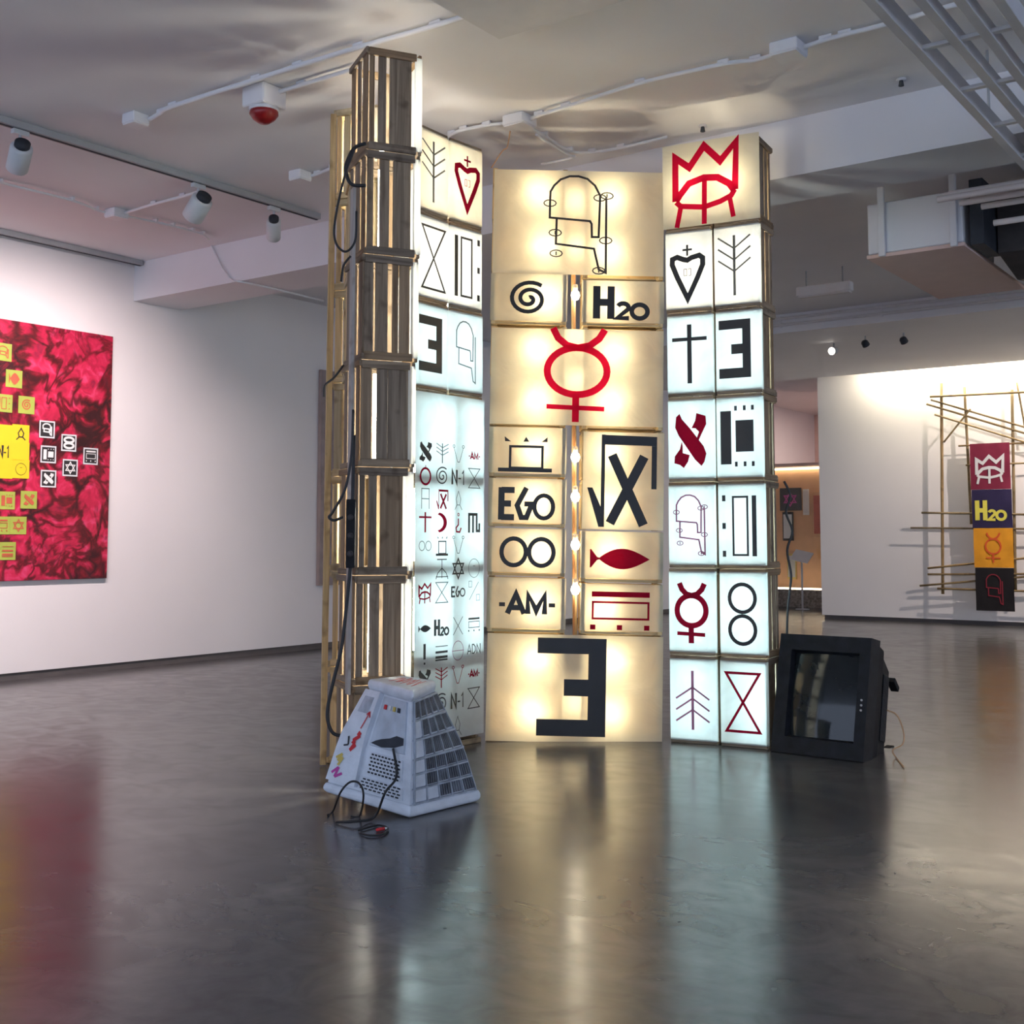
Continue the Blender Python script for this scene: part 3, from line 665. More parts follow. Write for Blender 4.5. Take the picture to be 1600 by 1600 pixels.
# black set standing on its side, leaning back against the right wing; local x across, y back, z up as it stands now
cor = onz(1350, 1192)
tv = empty('television', cor, 'old black tube television standing on its side beside the right wing', 'television', None, Euler((R(-14), 0, R(-38)), 'XYZ'))
Wt, Ht = .60, .74
ox = -Wt
def bezel(parent, x0, x1, z0, z1, sx0, sx1, sz0, sz1, y0, y1, mat):
    vv, ff = [], []
    def ring(a, b, c_, d, y): vv.extend([(a, y, c_), (b, y, c_), (b, y, d), (a, y, d)])
    ring(x0, x1, z0, z1, y1); ring(x0+.006, x1-.006, z0+.006, z1-.006, y0); ring(sx0-.012, sx1+.012, sz0-.012, sz1+.012, y0); ring(sx0, sx1, sz0, sz1, y0+.03); ring(sx0, sx1, sz0, sz1, y1)
    for i in range(4):
        for k in range(4): ff.append((i*4+k, i*4+(k+1) % 4, i*4+4+(k+1) % 4, i*4+4+k))
    for k in range(4): ff.append((k, (k+1) % 4, 16+(k+1) % 4, 16+k))
    return mesh('bezel', vv, ff, mat, parent)
bezel(tv, ox, 0, 0, Ht, ox+.10, -.085, .115, .625, 0, .13, M['blackp'])
vv, ff = [], []; n = 10
for j in range(n+1):
    for i in range(n+1):
        a, b_ = i/n*2-1, j/n*2-1
        vv.append((lerp(ox+.098, -.083, i/n), .012+.02*(a*a+b_*b_), lerp(.113, .627, j/n)))
for j in range(n):
    for i in range(n): q = j*(n+1)+i; ff.append((q, q+1, q+n+2, q+n+1))
mesh('screen', vv, ff, M['screen'], tv, True)
sh = box_loft('cabinet', [(.12, ox+.01, -.01, .02, Ht-.02), (.24, ox+.02, -.015, .03, Ht-.04), (.28, ox+.04, -.03, .06, Ht-.08), (.44, ox+.10, -.05, .10, Ht-.14)], M['blackr'], tv)
box_loft('rear_housing', [(.43, ox+.13, -.07, .13, Ht-.17), (.54, ox+.17, -.09, .15, Ht-.22), (.62, ox+.20, -.13, .18, Ht-.28)], M['blackr'], tv)
for k in range(7): box('vent_rib', (.006, .012, .40), (-.028-.002*k, .30+.018*k, .36), M['blackp'], tv)
box('foot', (.05, .10, .035), (-.08, .60, Ht-.20), M['blackr'], tv, (R(-30), 0, 0))
box('foot', (.05, .10, .035), (-.08, .58, .13), M['blackr'], tv, (R(20), 0, 0))
for k in range(3): lathe('button', [(.007, 0), (.006, .006)], M['tray'], tv, 10, (-.04, -.001, .30+.03*k), (PI/2, 0, 0))
def cable2(pts, r, label, mat='cable'):
    return tag(tube('power_cable', smooth_path(pts, 5), r, M[mat]), label, 'cable')
cable2([aty(1386, 1110, 7.25), aty(1402, 1118, 7.22), aty(1412, 1145, 7.2), aty(1410, 1163, 7.2), aty(1395, 1172, 7.2), onz(1400, 1185)+Vector((0, 0, .006)), onz(1412, 1200)+Vector((0, 0, .006))], .004, 'thin brown cable trailing from the back of the black television', 'ochre')
# pale set lying face down, its tapered back towards the ceiling
K = onz(640, 1281); ea = Vector((-.798, .602, 0)); eb = Vector((.621, .784, 0))
tw = empty('television', K, 'grimy white tube television lying face down on the floor with its ribbed back upward', 'television')
ZT = .61
TOPQ = [onz(*q_, ZT)-K for q_ in ((645, 1079), (679, 1063), (620, 1049), (577, 1061))]
TOPQ[2] = Vector((-.56, 6.13, 0)) - K
for q_ in TOPQ: q_.z = 0
BQ = [Vector(p) - Vector((K.x, K.y, 0)) for p in ((K.x, K.y, 0), (-.146, 6.03, 0), (-.46, 6.16, 0), (-.93, 5.87, 0))]
LIFT = (0, 0, .03, .075)
def base_q(i):
    c_ = sum(BQ, Vector())/4
    return [p + (c_-p).normalized()*i*1.4 for p in BQ]
def ringq(q, z): return [Vector((p.x, p.y, z + l_*max(0, 1-z/.55))) for p, l_ in zip(q, LIFT)]
def mixq(t, z, grow=0.0):
    Q = [a_.lerp(b_, t) for a_, b_ in zip(base_q(.02), TOPQ)]; c_ = sum(Q, Vector())/4
    return ringq([p+(p-c_)*grow for p in Q], z)
def quad_loft(name, rings, mat, parent, bev=.008):
    vv = [p for r_ in rings for p in r_]; ff = []
    for i in range(len(rings)-1):
        for k_ in range(4): ff.append((i*4+k_, i*4+(k_+1) % 4, i*4+4+(k_+1) % 4, i*4+4+k_))
    ff.append((3, 2, 1, 0)); n_ = 4*(len(rings)-1); ff.append((n_, n_+1, n_+2, n_+3))
    o = mesh(name, vv, ff, mat, parent); bm = bmesh.new(); bm.from_mesh(o.data); bmesh.ops.recalc_face_normals(bm, faces=bm.faces)
    bmesh.ops.bevel(bm, geom=list(bm.edges), offset=bev, segments=2, affect='EDGES', profile=.5); bm.to_mesh(o.data); bm.free(); return o
quad_loft('bezel', [ringq(base_q(.02), .002), ringq(base_q(.006), .015), ringq(base_q(.006), .045), ringq(base_q(.016), .06)], M['tvwhite'], tw)
RA, RB = mixq(.03, .06), mixq(.93, .56, -.10)
quad_loft('tail', [mixq(.95, .55, -.08), mixq(1, .575, .05), mixq(1, .59, .06), mixq(1, ZT, .0)], M['tvwhite'], tw)
MID = mixq(.40, .28, .04)
def facep(k_, s_, t_, off):
    """point on cabinet side k_ (0 near-right, 3 near-left), s_ along, t_ up"""
    i, j = k_, (k_+1) % 4
    def row(q): return q[i].lerp(q[j], s_)
    p = row(RA).lerp(row(MID), t_*2) if t_ < .5 else row(MID).lerp(row(RB), t_*2-1)
    q0, q1 = (RA, MID) if t_ < .5 else (MID, RB)
    n_ = (q0[j]-q0[i]).cross(q1[i]-q0[i]).normalized()
    return p + n_*off
vv, ff = [], []
for k_ in range(4):
    b_ = len(vv)
    for j_ in range(9):
        for i_ in range(9): vv.append(facep(k_, i_/8, j_/8, 0))
    for j_ in range(8):
        for i_ in range(8): q_ = b_+j_*9+i_; ff.append((q_, q_+1, q_+10, q_+9))
b_ = len(vv); vv += RB; ff.append((b_, b_+1, b_+2, b_+3))
mesh('cabinet', vv, ff, M['tvwhite'], tw)
def patch(name, k_, s0, s1, t0, t1, off, mat, dep=.006):
    m_ = max(1, int((t1-t0)*8), int((s1-s0)*8)); vv, ff = [], []
    def grid(of):
        b_ = len(vv)
        for j_ in range(m_+1):
            for i_ in range(m_+1): vv.append(facep(k_, lerp(s0, s1, i_/m_), lerp(t0, t1, j_/m_), of))
        return b_
    b0 = grid(off); b1 = grid(off-dep); w_ = m_+1
    for j_ in range(m_):
        for i_ in range(m_): q_ = b0+j_*w_+i_; ff.append((q_, q_+1, q_+w_+1, q_+w_))
    rim = [i_ for i_ in range(w_)] + [j_*w_+m_ for j_ in range(1, w_)] + [m_*w_+i_ for i_ in range(m_-1, -1, -1)] + [j_*w_ for j_ in range(m_-1, 0, -1)]
    for i_ in range(len(rim)):
        p_, r_ = rim[i_], rim[(i_+1) % len(rim)]; ff.append((b0+p_, b1+p_, b1+r_, b0+r_))
    o = mesh(name, vv, ff, mat, tw); return o
rr = random.Random(3)
ncol, nrow = 5, 6   # vent fields on the near-right side
for c_ in range(ncol):
    for r_ in range(nrow):
        s0 = .06+c_*.187; t0 = .02+r_*.162
        lightc = (c_ == 0 and r_ < 5) or (c_ == 1 and r_ == 0)
        o = patch('vent_panel', 0, s0+.012, s0+.170, t0+.012, t0+.146, .006, M['tvwhite'] if lightc else M['tvdark'] if rr.random() < .75 else M['tvrib'])
        if not lightc:
            for k_ in range(4): patch('louvre', 0, s0+.02+.037*k_, s0+.042+.037*k_, t0+.02, t0+.138, .010, M['tvlouvre'], .004)
for r_ in range(nrow+1): patch('rib', 0, .03, .99, .005+r_*.162, .02+r_*.162, .014, M['tvrib'], .014)
for c_ in range(ncol+1): patch('rib', 0, .048+c_*.187, .060+c_*.187, .0, .99, .012, M['tvrib'], .012)
# near-left side: vent grilles, jack strip, marks
for (s0, s1, t0, t1) in ((.46, .90, .22, .47), (.40, .92, .03, .17)):
    g_ = patch('vent_grille', 3, s0, s1, t0, t1, .012, M['tvwhite'], .012)
    n2_ = 6 if t1-t0 > .2 else 4
    for i in range(9):
        for j in range(n2_):
            a_ = lerp(s0, s1, (i+.15+.4*(j % 2)*.8)/9.6); b_ = a_+(s1-s0)*.07; c0 = lerp(t0, t1, (j+.2)/n2_); c1_ = c0+(t1-t0)/n2_*.5
            q_ = patch('slot', 3, a_, b_, c0, c1_, .0145, M['slot'], .001); q_.parent = g_
patch('side_strip', 3, .0, .36, .03, .99, .030, M['tvwhite'], .03)
patch('jack_panel', 3, .42, .92, .53, .97, .012, M['tvpale'], .012)
vv = [facep(3, a_, b_, .0145) for a_, b_ in ((.44, .55), (.60, .535), (.78, .56), (.91, .60), (.91, .66), (.80, .665), (.70, .63), (.58, .605), (.50, .58))]
mesh('jack_recess', vv, [tuple(range(len(vv)))], M['slot'], tw)
patch('label', 3, .08, .28, .78, .93, .032, M['tvrib'], .002)
def mark(k_, pts, wdt, mat, off):
    vv, ff = [], []
    for i in range(len(pts)-1):
        (x0, y0), (x1, y1) = pts[i], pts[i+1]; L = math.hypot(x1-x0, y1-y0); nx, ny = -(y1-y0)/L*wdt/2, (x1-x0)/L*wdt/2; b_ = len(vv)
        for x, y in ((x0-nx, y0-ny), (x1-nx, y1-ny), (x1+nx, y1+ny), (x0+nx, y0+ny)): vv.append(facep(k_, x, y, off+.0003*i))
        ff.append((b_, b_+1, b_+2, b_+3))
    return mesh('paint_mark', vv, ff, M[mat], tw)
mark(3, [(.20, .42), (.26, .50), (.22, .52), (.30, .58), (.25, .60)], .04, 'red_mark', .0325)
mark(3, [(.26, .64), (.31, .80), (.27, .77), (.31, .80), (.34, .75)], .016, 'red_mark', .0325)
mark(3, [(.05, .30), (.12, .36), (.08, .27), (.14, .32), (.10, .22)], .03, 'ylw_mark', .0325)
mark(3, [(.05, .12), (.12, .20), (.10, .08), (.18, .14)], .03, 'mag_mark', .0325)
mark(3, [(.10, .46), (.16, .48), (.14, .55)], .02, 'slot', .0325)
def topmark(pts, mat, wdt=.006):
    vv, ff = [], []
    Q = mixq(1, ZT+.0012, -.05)
    for i in range(len(pts)-1):
        P = [Q[0].lerp(Q[1], x).lerp(Q[3].lerp(Q[2], x), y) for x, y in (pts[i], pts[i+1])]
        d_ = (P[1]-P[0]).normalized(); n_ = Vector((-d_.y, d_.x, 0))*wdt/2; b_ = len(vv); vv += [P[0]-n_, P[1]-n_, P[1]+n_, P[0]+n_]; ff.append((b_, b_+1, b_+2, b_+3))
    mesh('paint_mark', vv, ff, M[mat], tw)
for y0 in (.25, .45, .65): topmark([(.55+.35*math.sin(i*2.3+y0*9), y0-.15+.08*i*.5) for i in range(8)], 'red_mark')
for k_, c_ in enumerate(('red_mark', 'whitepaint', 'ylw_mark', 'slot')): patch('jack', 3, .50+.09*k_, .545+.09*k_, .86, .90, .020, M[c_], .006)
# cables of the face-down set
def fl(x, y): return onz(x, y)+Vector((0, 0, .007))
tp = facep(3, .80, .55, .03)+K; tp2 = facep(3, .86, .28, .03)+K
cable2([tp, tp2, aty(602, 1238, 5.56), fl(585, 1283)+Vector((0, 0, .012)), fl(555, 1290)+Vector((0, 0, .012)), fl(525, 1287)], .006, 'brown cable running down the side of the white television to the floor', 'cable')
cable2([fl(512, 1276), fl(520, 1270), aty(532, 1238, 5.60), aty(547, 1222, 5.62), aty(561, 1224, 5.60), aty(568, 1242, 5.56), fl(562, 1277), fl(548, 1278)], .005, 'black cable standing in a loop in front of the white television', 'cable')
cable2([fl(560, 1300), fl(590, 1292), fl(606, 1297), fl(598, 1306), fl(578, 1308), fl(562, 1304)], .005, 'black cable coiled on the floor in front of the white television', 'cable')
t = empty('cable_plug', fl(588, 1300), 'small red and white cable plug on the floor by the white television', 'plug', None, (0, 0, R(35)))
lathe('body', [(.006, 0), (.008, .01), (.008, .04)], M['red_mark'], t, 10, (0, 0, .002), (0, PI/2, 0)); lathe('tip', [(.006, .04), (.004, .055)], M['whitepaint'], t, 10, (0, 0, .002), (0, PI/2, 0))
# ================================================================ PAINTING ON THE LEFT WALL
VP = VW - .05
p0 = onv(177, 526, VP); u1 = p0.dot(U); zt = p0.z; zb = onv(180, 903, VP).z
u0 = u1 - 2.9
pt = empty('painting', UV((u0+u1)/2, VP, zb), 'large red and black marbled painting with yellow and black sign tiles', 'painting', None, (0, 0, RZ + PI/2))
# local frame: x along +U, y into the wall (+V), z up
Wp, Hp = u1-u0, zt-zb
box('canvas', (Wp, .045, Hp), (0, .0225, Hp/2), M['painting'], pt)
def tile(px, py, size, mat, symmat, sym, name='sign_tile', edge=None):
    q = onv(px, py, VP); x = q.dot(U)-(u0+u1)/2; z = q.z-zb
    t = box(name, (size, .006, size), (x, -.003, z), M[mat], pt, bev=0)
    if edge: mesh('border', *frame_rect(size, size, .014, -.004), M[edge], t)
    if sym: add_symbol(t, [(sym, -size*.33, -size*.33, size*.66, size*.66)], M[symmat], mapper=lambda p: (p[0], p[1]-.004, p[2]))
    return t
def frame_rect(w_, h_, t, y):
    a, b = w_/2, h_/2
    v = [(-a, y, -b), (a, y, -b), (a, y, b), (-a, y, b), (-a+t, y, -b+t), (a-t, y, -b+t), (a-t, y, b-t), (-a+t, y, b-t)]
    return v, [(k, (k+1) % 4, 4+(k+1) % 4, 4+k) for k in range(4)]
for px, py, s in ((5, 550, sy_helmet(.08, False)), (21.6, 592, sy_fish()), (6, 630, sy_barrect()), (41, 633, sy_spiral(.1)), (10, 782, sy_barsq()), (44.6, 781, sy_aleph()), (28, 821, sy_star()), (2, 821, sy_redrect()), (11, 861, sy_bars())):
    tile(px, py, .165, 'lime', 'orangepaint', s)
for px, py, s in ((73, 671, sy_helmet(.12, False)), (75, 710, sy_barsq()), (75, 748, sy_aleph()), (107, 692, sy_eight(.2)), (109, 731, sy_star()), (141, 713, sy_redrect())):
    tile(px, py, .165, 'blackpaint', 'whitepaint', s, edge='lampgrey')
for c_ in range(3):
    for r_ in range(3):
        tile(32 - c_*26.5, 678+27.5*r_, .173, 'yellow', 'blackpaint', {(0, 0): sy_loop(.09), (0, 2): sy_clock(), (1, 1): sy_n1()}.get((c_, r_)))
# second canvas farther along the wall, mostly behind the tower
e1 = onv(503, 577, VW-.06); e2 = onv(503, 915, VW-.06); ue = e1.dot(U)
pt2 = empty('painting', UV(ue+.9, VW-.05, e2.z), 'dark edged canvas on the left wall half hidden behind the tower', 'painting', None, (0, 0, RZ+PI/2))
box('canvas', (1.8, .045, e1.z-e2.z), (0, .0225, (e1.z-e2.z)/2), M['canvas_edge'], pt2)
box('face', (1.77, .004, e1.z-e2.z-.03), (0, -.002, (e1.z-e2.z)/2), M['canvas_grey'], pt2, bev=0)
# ================================================================ BAMBOO FRAME AND BANNERS ON THE PARTITION
def pc7(x, y): return 1200+x/3.4775, 540+y/3.4775
sticks = [((942, 205), (950, 1350), .032), ((1067, 225), (1105, 970), .028), ((1326, 240), (1345, 1330), .03), ((1352, 200), (1410, 520), .02),
          ((1480, 190), (1490, 1340), .03), ((1600, 230), (1590, 1000), .028), ((880, 278), (1700, 238), .024), ((885, 295), (1640, 515), .02), ((862, 318), (1660, 555), .022),
          ((905, 375), (1640, 600), .02), ((955, 525), (1100, 345), .02), ((1035, 545), (1500, 525), .018), ((1075, 650), (1640, 630), .018), ((835, 908), (1640, 922), .022),
          ((775, 990), (1640, 998), .018), ((868, 1210), (1640, 1130), .022), ((868, 1243), (1640, 1240), .022), ((825, 1305), (1640, 1235), .022), ((920, 1320), (1640, 1342), .022)]
bf = empty('bamboo_frame', UV(18.7, 4.6, 0), 'open frame of lashed bamboo poles on the far white wall', 'frame')
bi = bf.matrix_basis.inverted()
for i, (a, b, d) in enumerate(sticks):
    uu = UP-.30 + (.035 if i < 6 else 0) + .012*(i % 3)
    A = onu(*pc7(*a), uu); B = onu(*pc7(*b), uu); L = (B-A).length
    v, f = tube_data([(0, 0, L*k/8) for k in range(9)], [d*.5*1.5*(.93 if k % 2 else 1.04) for k in range(9)], 8)
    o = mesh('pole', v, f, M['bamboo'], bf, True); o.location = A - Vector(bf.location)
    o.rotation_euler = (B-A).to_track_quat('Z', 'Y').to_euler()
cols = [((1095, 535), (1320, 778), 'ban1', sy_crown(.11), 'whitepaint', 'maroon banner with a white crown, topmost of four'), ((1105, 778), (1330, 990), 'ban2', sy_h2o(), 'ylw_print', 'navy banner reading H2O in yellow'),
        ((1115, 990), (1337, 1208), 'ban3', sy_mercury(.10), 'org_print', 'amber banner with an orange horned ring sign'), ((1125, 1208), (1342, 1446), 'ban4', sy_helmet(.06, False), 'red_print', 'black banner with a dark red helmet outline, lowest of four')]
prevz = None
for (a, b, mt_, s, sm, lb) in cols:
    ub = UP-.40
    A = onu(*pc7(*a), ub); B = onu(*pc7(*b), ub); w_ = (B-A).xy.length; zt_ = A.z if prevz is None else prevz-.003; h_ = zt_-B.z; prevz = B.z
    mid = (A+B)/2; t = mesh('banner', [(-w_/2+w_*i/8, .006*math.sin(i*1.7+j), h_*j/8) for j in range(9) for i in range(9)], [(j*9+i, j*9+i+1, j*9+i+10, j*9+i+9) for j in range(8) for i in range(8)], M[mt_], None, True)
    t.location = (mid.x, mid.y, B.z); t.rotation_euler = (0, 0, RZ); tag(t, lb, 'banner', 'four sewn banners on the bamboo frame')
    fx = (.14, .86, .12, .74) if mt_ == 'ban1' else (.1, .86, .2, .72) if mt_ == 'ban2' else (.28, .72, .13, .88) if mt_ == 'ban3' else (.25, .75, .15, .85)
    add_symbol(t, [(s, -w_/2+w_*fx[0], h_*fx[2], w_*(fx[1]-fx[0]), h_*(fx[3]-fx[2]))], M[sm], mapper=lambda p: (p[0], p[1]-.009, p[2]))
# ================================================================ CEILING SERVICES
def pipe(pts, r, label, z=CEIL-.03, cat='conduit', mat='conduit', clips=True, group='white ceiling conduits'):
    P = [onz(x, y, z) for x, y in pts]; P2 = smooth_path(P, 4)
    root = empty('conduit', P[0], label, cat, group)
    off = Vector(P[0]); o = tube('pipe', [p-off for p in P2], r, M[mat], root)
    if clips:
        for k in range(1, len(P)-1):
            box('clip', (r*5, .02, .03), P[k]-off+Vector((0, 0, .012)), M[mat], root, (0, 0, RZ), bev=.001)
    return root
def jbox(px, py, s, label, h=.07):
    p = onz(px, py, CEIL-h/2); t = empty('junction_box', UV(p.dot(U), p.dot(V), CEIL), label, 'junction box', 'white ceiling junction boxes', (0, 0, RZ))
    box('body', (s, s, h), (0, 0, -h/2), M['conduit'], t, bev=.006); box('lid', (s*.92, s*.92, .008), (0, 0, -h-.004), M['conduit'], t); return t
jbox(212, 187, .13, 'square white junction box at the end of the long upper left conduit')
jbox(469, 275, .13, 'small white junction box just left of the tower')
jbox(182, 334, .15, 'white junction box between the spotlights and the left wall')
jbox(812, 190, .17, 'white junction box above the middle of the tower')
jbox(1232, 78, .17, 'white junction box near the beam to the right of the tower')
pipe([(232, 188), (252, 176), (270, 166), (400, 124), (465, 103), (560, 74), (680, 40), (760, 14)], .016, 'long white conduit running from the upper left box to above the tower')
pipe([(422, 148), (470, 133), (560, 106)], .014, 'short white conduit feeding the red siren')
pipe([(482, 276), (496, 272), (520, 262), (580, 240)], .014, 'white conduit stub disappearing behind the tower')
pipe([(-40, 270), (0, 285), (112, 313), (150, 328), (168, 333)], .012, 'white conduit coming from the left edge to a junction box')
pipe([(195, 333), (240, 319), (285, 307), (312, 299)], .013, 'white conduit passing behind the middle spotlight')
pipe([(195, 337), (243, 347), (270, 353), (300, 361), (316, 366), (326, 374)], .011, 'thin white conduit from the box toward the beam')
o = pipe([(326, 374), (335, 392)], .011, 'x', clips=False)
bpy.data.objects.remove(o.children[0]); bpy.data.objects.remove(o)
A = onu(326, 372, UB-.02); B = onu(362, 437, UB-.02)
P = [A, onu(335, 395, UB-.02), onu(350, 424, UB-.02), onu(362, 437, UB-.015), onz(375, 440, BEAM-.012), onz(435, 453, BEAM-.012), onz(505, 470, BEAM-.012)]
tag(tube('conduit', smooth_path(P, 3), .010, M['conduit']), 'thin white conduit bent down over the left end of the beam', 'conduit', 'white ceiling conduits')
pipe([(822, 190), (842, 180), (884, 167), (1000, 130), (1130, 100), (1180, 94), (1218, 82)], .014, 'white conduit linking the two junction boxes above the tower')
pipe([(1250, 76), (1290, 62), (1320, 54), (1392, 36), (1500, 5)], .015, 'white conduit running right toward the cable tray')
pipe([(798, 192), (760, 196), (724, 203), (706, 210), (690, 222)], .013, 'short white conduit dropping behind the left wing')
pipe([(822, 196), (850, 212), (890, 236), (925, 238), (970, 231), (1042, 214)], .012, 'white conduit curving above the middle wall to the right wing')
pipe([(838, 210), (850, 219), (886, 241), (896, 246), (846, 257)], .010, 'thin white conduit hooked back above the helmet cloth', z=CEIL-.075, clips=False)
A = onz(797, 205, CEIL-.03)
tag(tube('power_cable', smooth_path([A, A+Vector((-.02, -.02, -.12)), aty(785, 236, A.y-.05), aty(768, 262, 7.86)], 5), .004, M['ochre']), 'thin yellow cable hanging from the ceiling box into the tower', 'cable')
# siren
p = onz(413, 153, CEIL-.06); t = empty('siren', UV(p.dot(U), p.dot(V), CEIL), 'red alarm siren on a white ceiling box', 'siren', None, (0, 0, RZ))
box('base', (.2, .2, .13), (0, 0, -.065), M['conduit'], t, bev=.008); lathe('collar', [(.095, -.13), (.095, -.15)], M['conduit'], t, 20)
lathe('dome', [(.09, -.15), (.092, -.17), (.07, -.20), (.035, -.225), (.005, -.23)][::-1], M['siren_red'], t, 20)
# track with spots
def track(u0_, u1_, v_, label):
    t = empty('light_track', UV((u0_+u1_)/2, v_, CEIL), label, 'light track', None, (0, 0, RZ))
    L = u1_-u0_
    box('rail', (.07, L, .05), (0, 0, -.025), M['track'], t); box('groove', (.02, L-.02, .006), (0, 0, -.052), M['slot'], t, bev=0); return t
track(2.0, 7.3, 7.42, 'grey lighting track carrying the spotlights near the left wall')
track(3.5, 7.48, VW-.14, 'grey lighting track along the top of the left wall')
def spot(u_, v_, aim, label, en, size=.075, lit=True, col=(1, .81, .79), cone=88):
    b = UV(u_, v_, CEIL-.055); t = empty('spotlight', b, label, 'spotlight', 'track spotlights')
    box('adapter', (.04, .12, .035), (0, 0, -.018), M['lampgrey'], t, (0, 0, RZ))
    tube('arm', [(0, 0, -.03), (0, 0, -.16)], .012, M['lampgrey'], t)
    d = (Vector(aim) - (b + Vector((0, 0, -.19)))).normalized(); q = d.to_track_quat('-Z', 'Y')
    h = lathe('head', [(size*.8, .10), (size, .085), (size, -.10), (size*.94, -.105), (size*.9, -.07)], M['lampgrey'], t, 20, (0, 0, -.19)); h.rotation_euler = q.to_euler()
    lathe('lens', [(size*.86, -.068), (size*.86, -.064)], M['spotlens'], h, 20)
    lathe('heat_ring', [(size*.7, .10), (size*.7, .13)], M['slot'], h, 16)
    if lit:
        l = lamp('spot_lamp', 'SPOT', (0, 0, -.115), en, col, h, None, spot_size=R(cone), spot_blend=.9, shadow_soft_size=.05)
    return t
spot(4.45, 7.42, UV(5.6, VW, 1.9), 'white track spotlight at the left edge of the picture', 390)
spot(5.98, 7.42, UV(6.5, VW, 1.9), 'large white spotlight in the middle of the track', 365, .085)
spot(6.78, 7.42, UV(9.4, VW, 1.5), 'small white spotlight near the right end of the track', 60, .06, True, (1, .81, .79), 45)
spot(3.0, 7.42, UV(4.2, VW, 1.9), 'white track spotlight nearest the camera on the track', 300)
# square panel under the ceiling
k = onz(780, 62, CEIL-.09); uk, vk = k.dot(U), k.dot(V)
t = empty('ceiling_panel', UV(uk-.6, vk-.6, CEIL-.09), 'flat square pale panel hung under the ceiling at the top edge', 'panel', None, (0, 0, RZ))
box('panel', (1.2, 1.2, .03), (0, 0, .015), M['tray'], t); 
for a in (-1, 1):
    for b_ in (-1, 1): tube('hanger', [(a*.45, b_*.45, .03), (a*.45, b_*.45, .09)], .01, M['track'], t)
# sprinklers
for px, py, lb in ((1408, 128, 'small dark sprinkler head on the ceiling right of the tower'), (1098, 200, 'small dark sprinkler head above the right wing'), (812, 42, 'small dark sprinkler head beside the square panel')):
    p = onz(px, py, CEIL-.02); t = empty('sprinkler', (p.x, p.y, CEIL), lb, 'sprinkler', 'ceiling sprinklers')
    lathe('rose', [(.03, -.012), (.03, 0)], M['tray'], t, 12); lathe('head', [(.004, -.05), (.018, -.046), (.012, -.012)], M['slot'], t, 10)
# cable tray of long bars on the right
tr = empty('cable_tray', UV(4.7, 1.4, 3.65), 'white cable tray of long rails hanging below the ceiling at upper right', 'cable tray', None, (0, 0, RZ))
for i, (vv_, zz, hh_) in enumerate(((1.68, 0, .10), (1.50, .0, .07), (1.36, .0, .07), (1.22, 0, .10))):
    box('long_rail', (.05, 6.6, hh_), (-(vv_-1.4), 0, zz+hh_/2), M['tray'], tr)
for k_ in range(10): box('rung', (.44, .04, .02), (-.05, -3.0+k_*.66, .02), M['tray'], tr)
for k_ in range(4):
    for sx in (-.31, .21): tube('hanger', [(sx, -3.0+k_*1.8, .08), (sx, -3.0+k_*1.8, CEIL-3.652)], .008, M['track'], tr)
# second tray across, behind the beam
t2 = empty('pipe_bundle', UV(8.45, -.5, 3.66), 'bundle of thin white pipes crossing under the ceiling behind the beam', 'pipes', None, (0, 0, RZ))
for i in range(5): tube('pipe', [(-2.85+.05*i, -.18+.09*i, .05*(i % 2)), (4, -.18+.09*i, .05*(i % 2))], .022, M['tray'], t2, 10)
tube('pipe', [(-2.6, .30, -.10), (4, .30, -.10)], .022, M['conduit'], t2, 10)
for i in range(4): box('bracket', (.03, .60, .02), (-2.2+i*1.6, .05, -.035), M['tray'], t2); box('hanger', (.02, .02, CEIL-3.66+.02), (-2.2+i*1.6, .34, (CEIL-3.66-.03)/2), M['tray'], t2)
# air handling box and dark ducts
dz = 3.5
a = onz(1356, 405, dz); ua, va = a.dot(U), a.dot(V); vb = onz(1474, 362, dz).dot(V); wa = va-vb
ac = empty('air_duct', UV(ua, (va+vb)/2, dz), 'white boxed air duct hanging under the ceiling behind the beam', 'air duct', None, (0, 0, RZ))
box('housing', (wa, .9, .40), (0, .46, .235), M['ceil'], ac, bev=.008)
for sx in (-wa/2+.12, wa/2-.06): box('bracket', (.05, .03, CEIL-dz-.02), (sx, -.018, (CEIL-dz)/2-.008), M['conduit'], ac)
box('base_tray', (wa+.02, 1.9, .03), (0, .95, .015), M['peach'], ac)
dk = empty('dark_duct', UV(ua+.1, vb-.04, dz), 'dark brown rough duct next to the white boxed air duct', 'air duct', None, (0, 0, RZ))
box('flange', (.10, .5, .50), (.05, .2, .26), M['slot'], dk)
box_loft('body', [(.30, .11, 3.6, .0, .42), (.9, .11, 3.6, -.10, .46), (1.7, .2, 3.6, -.04, .46)], M['dark'], dk)
# emergency light
a = onz(1288, 452, 3.95); t = empty('emergency_light', UV(a.dot(U), a.dot(V), 3.9), 'slim white emergency light fixed under the far ceiling', 'light fitting', None, (0, 0, RZ+R(0)))
box('housing', (.6, .1, .10), (0, 0, .05), M['conduit'], t, bev=.01); box('diffuser', (.56, .08, .02), (0, 0, -.008), M['tray'], t); 
for s in (-1, 1): tube('hanger', [(s*.2, 0, .1), (s*.2, 0, CEIL-3.9)], .008, M['track'], t)
# conduit runs along the far soffit face
for i, (y0_, y1_) in enumerate(((462, 418), (470, 424))):
    pass
for k_, zz in ((0, CEIL-.06), (1, CEIL-.14)):
    tt = empty('conduit', UV(U2-.03, -2, zz), ('upper' if k_ == 0 else 'lower') + ' white conduit along the edge of the far soffit', 'conduit', 'white ceiling conduits', (0, 0, RZ))
    tube('pipe', [(-9, 0, 0), (9, 0, 0)], .018, M['conduit'], tt)
    for c_ in range(10): box('clip', (.03, .02, .07), (-8+c_*1.3, .008, 0), M['conduit'], tt)
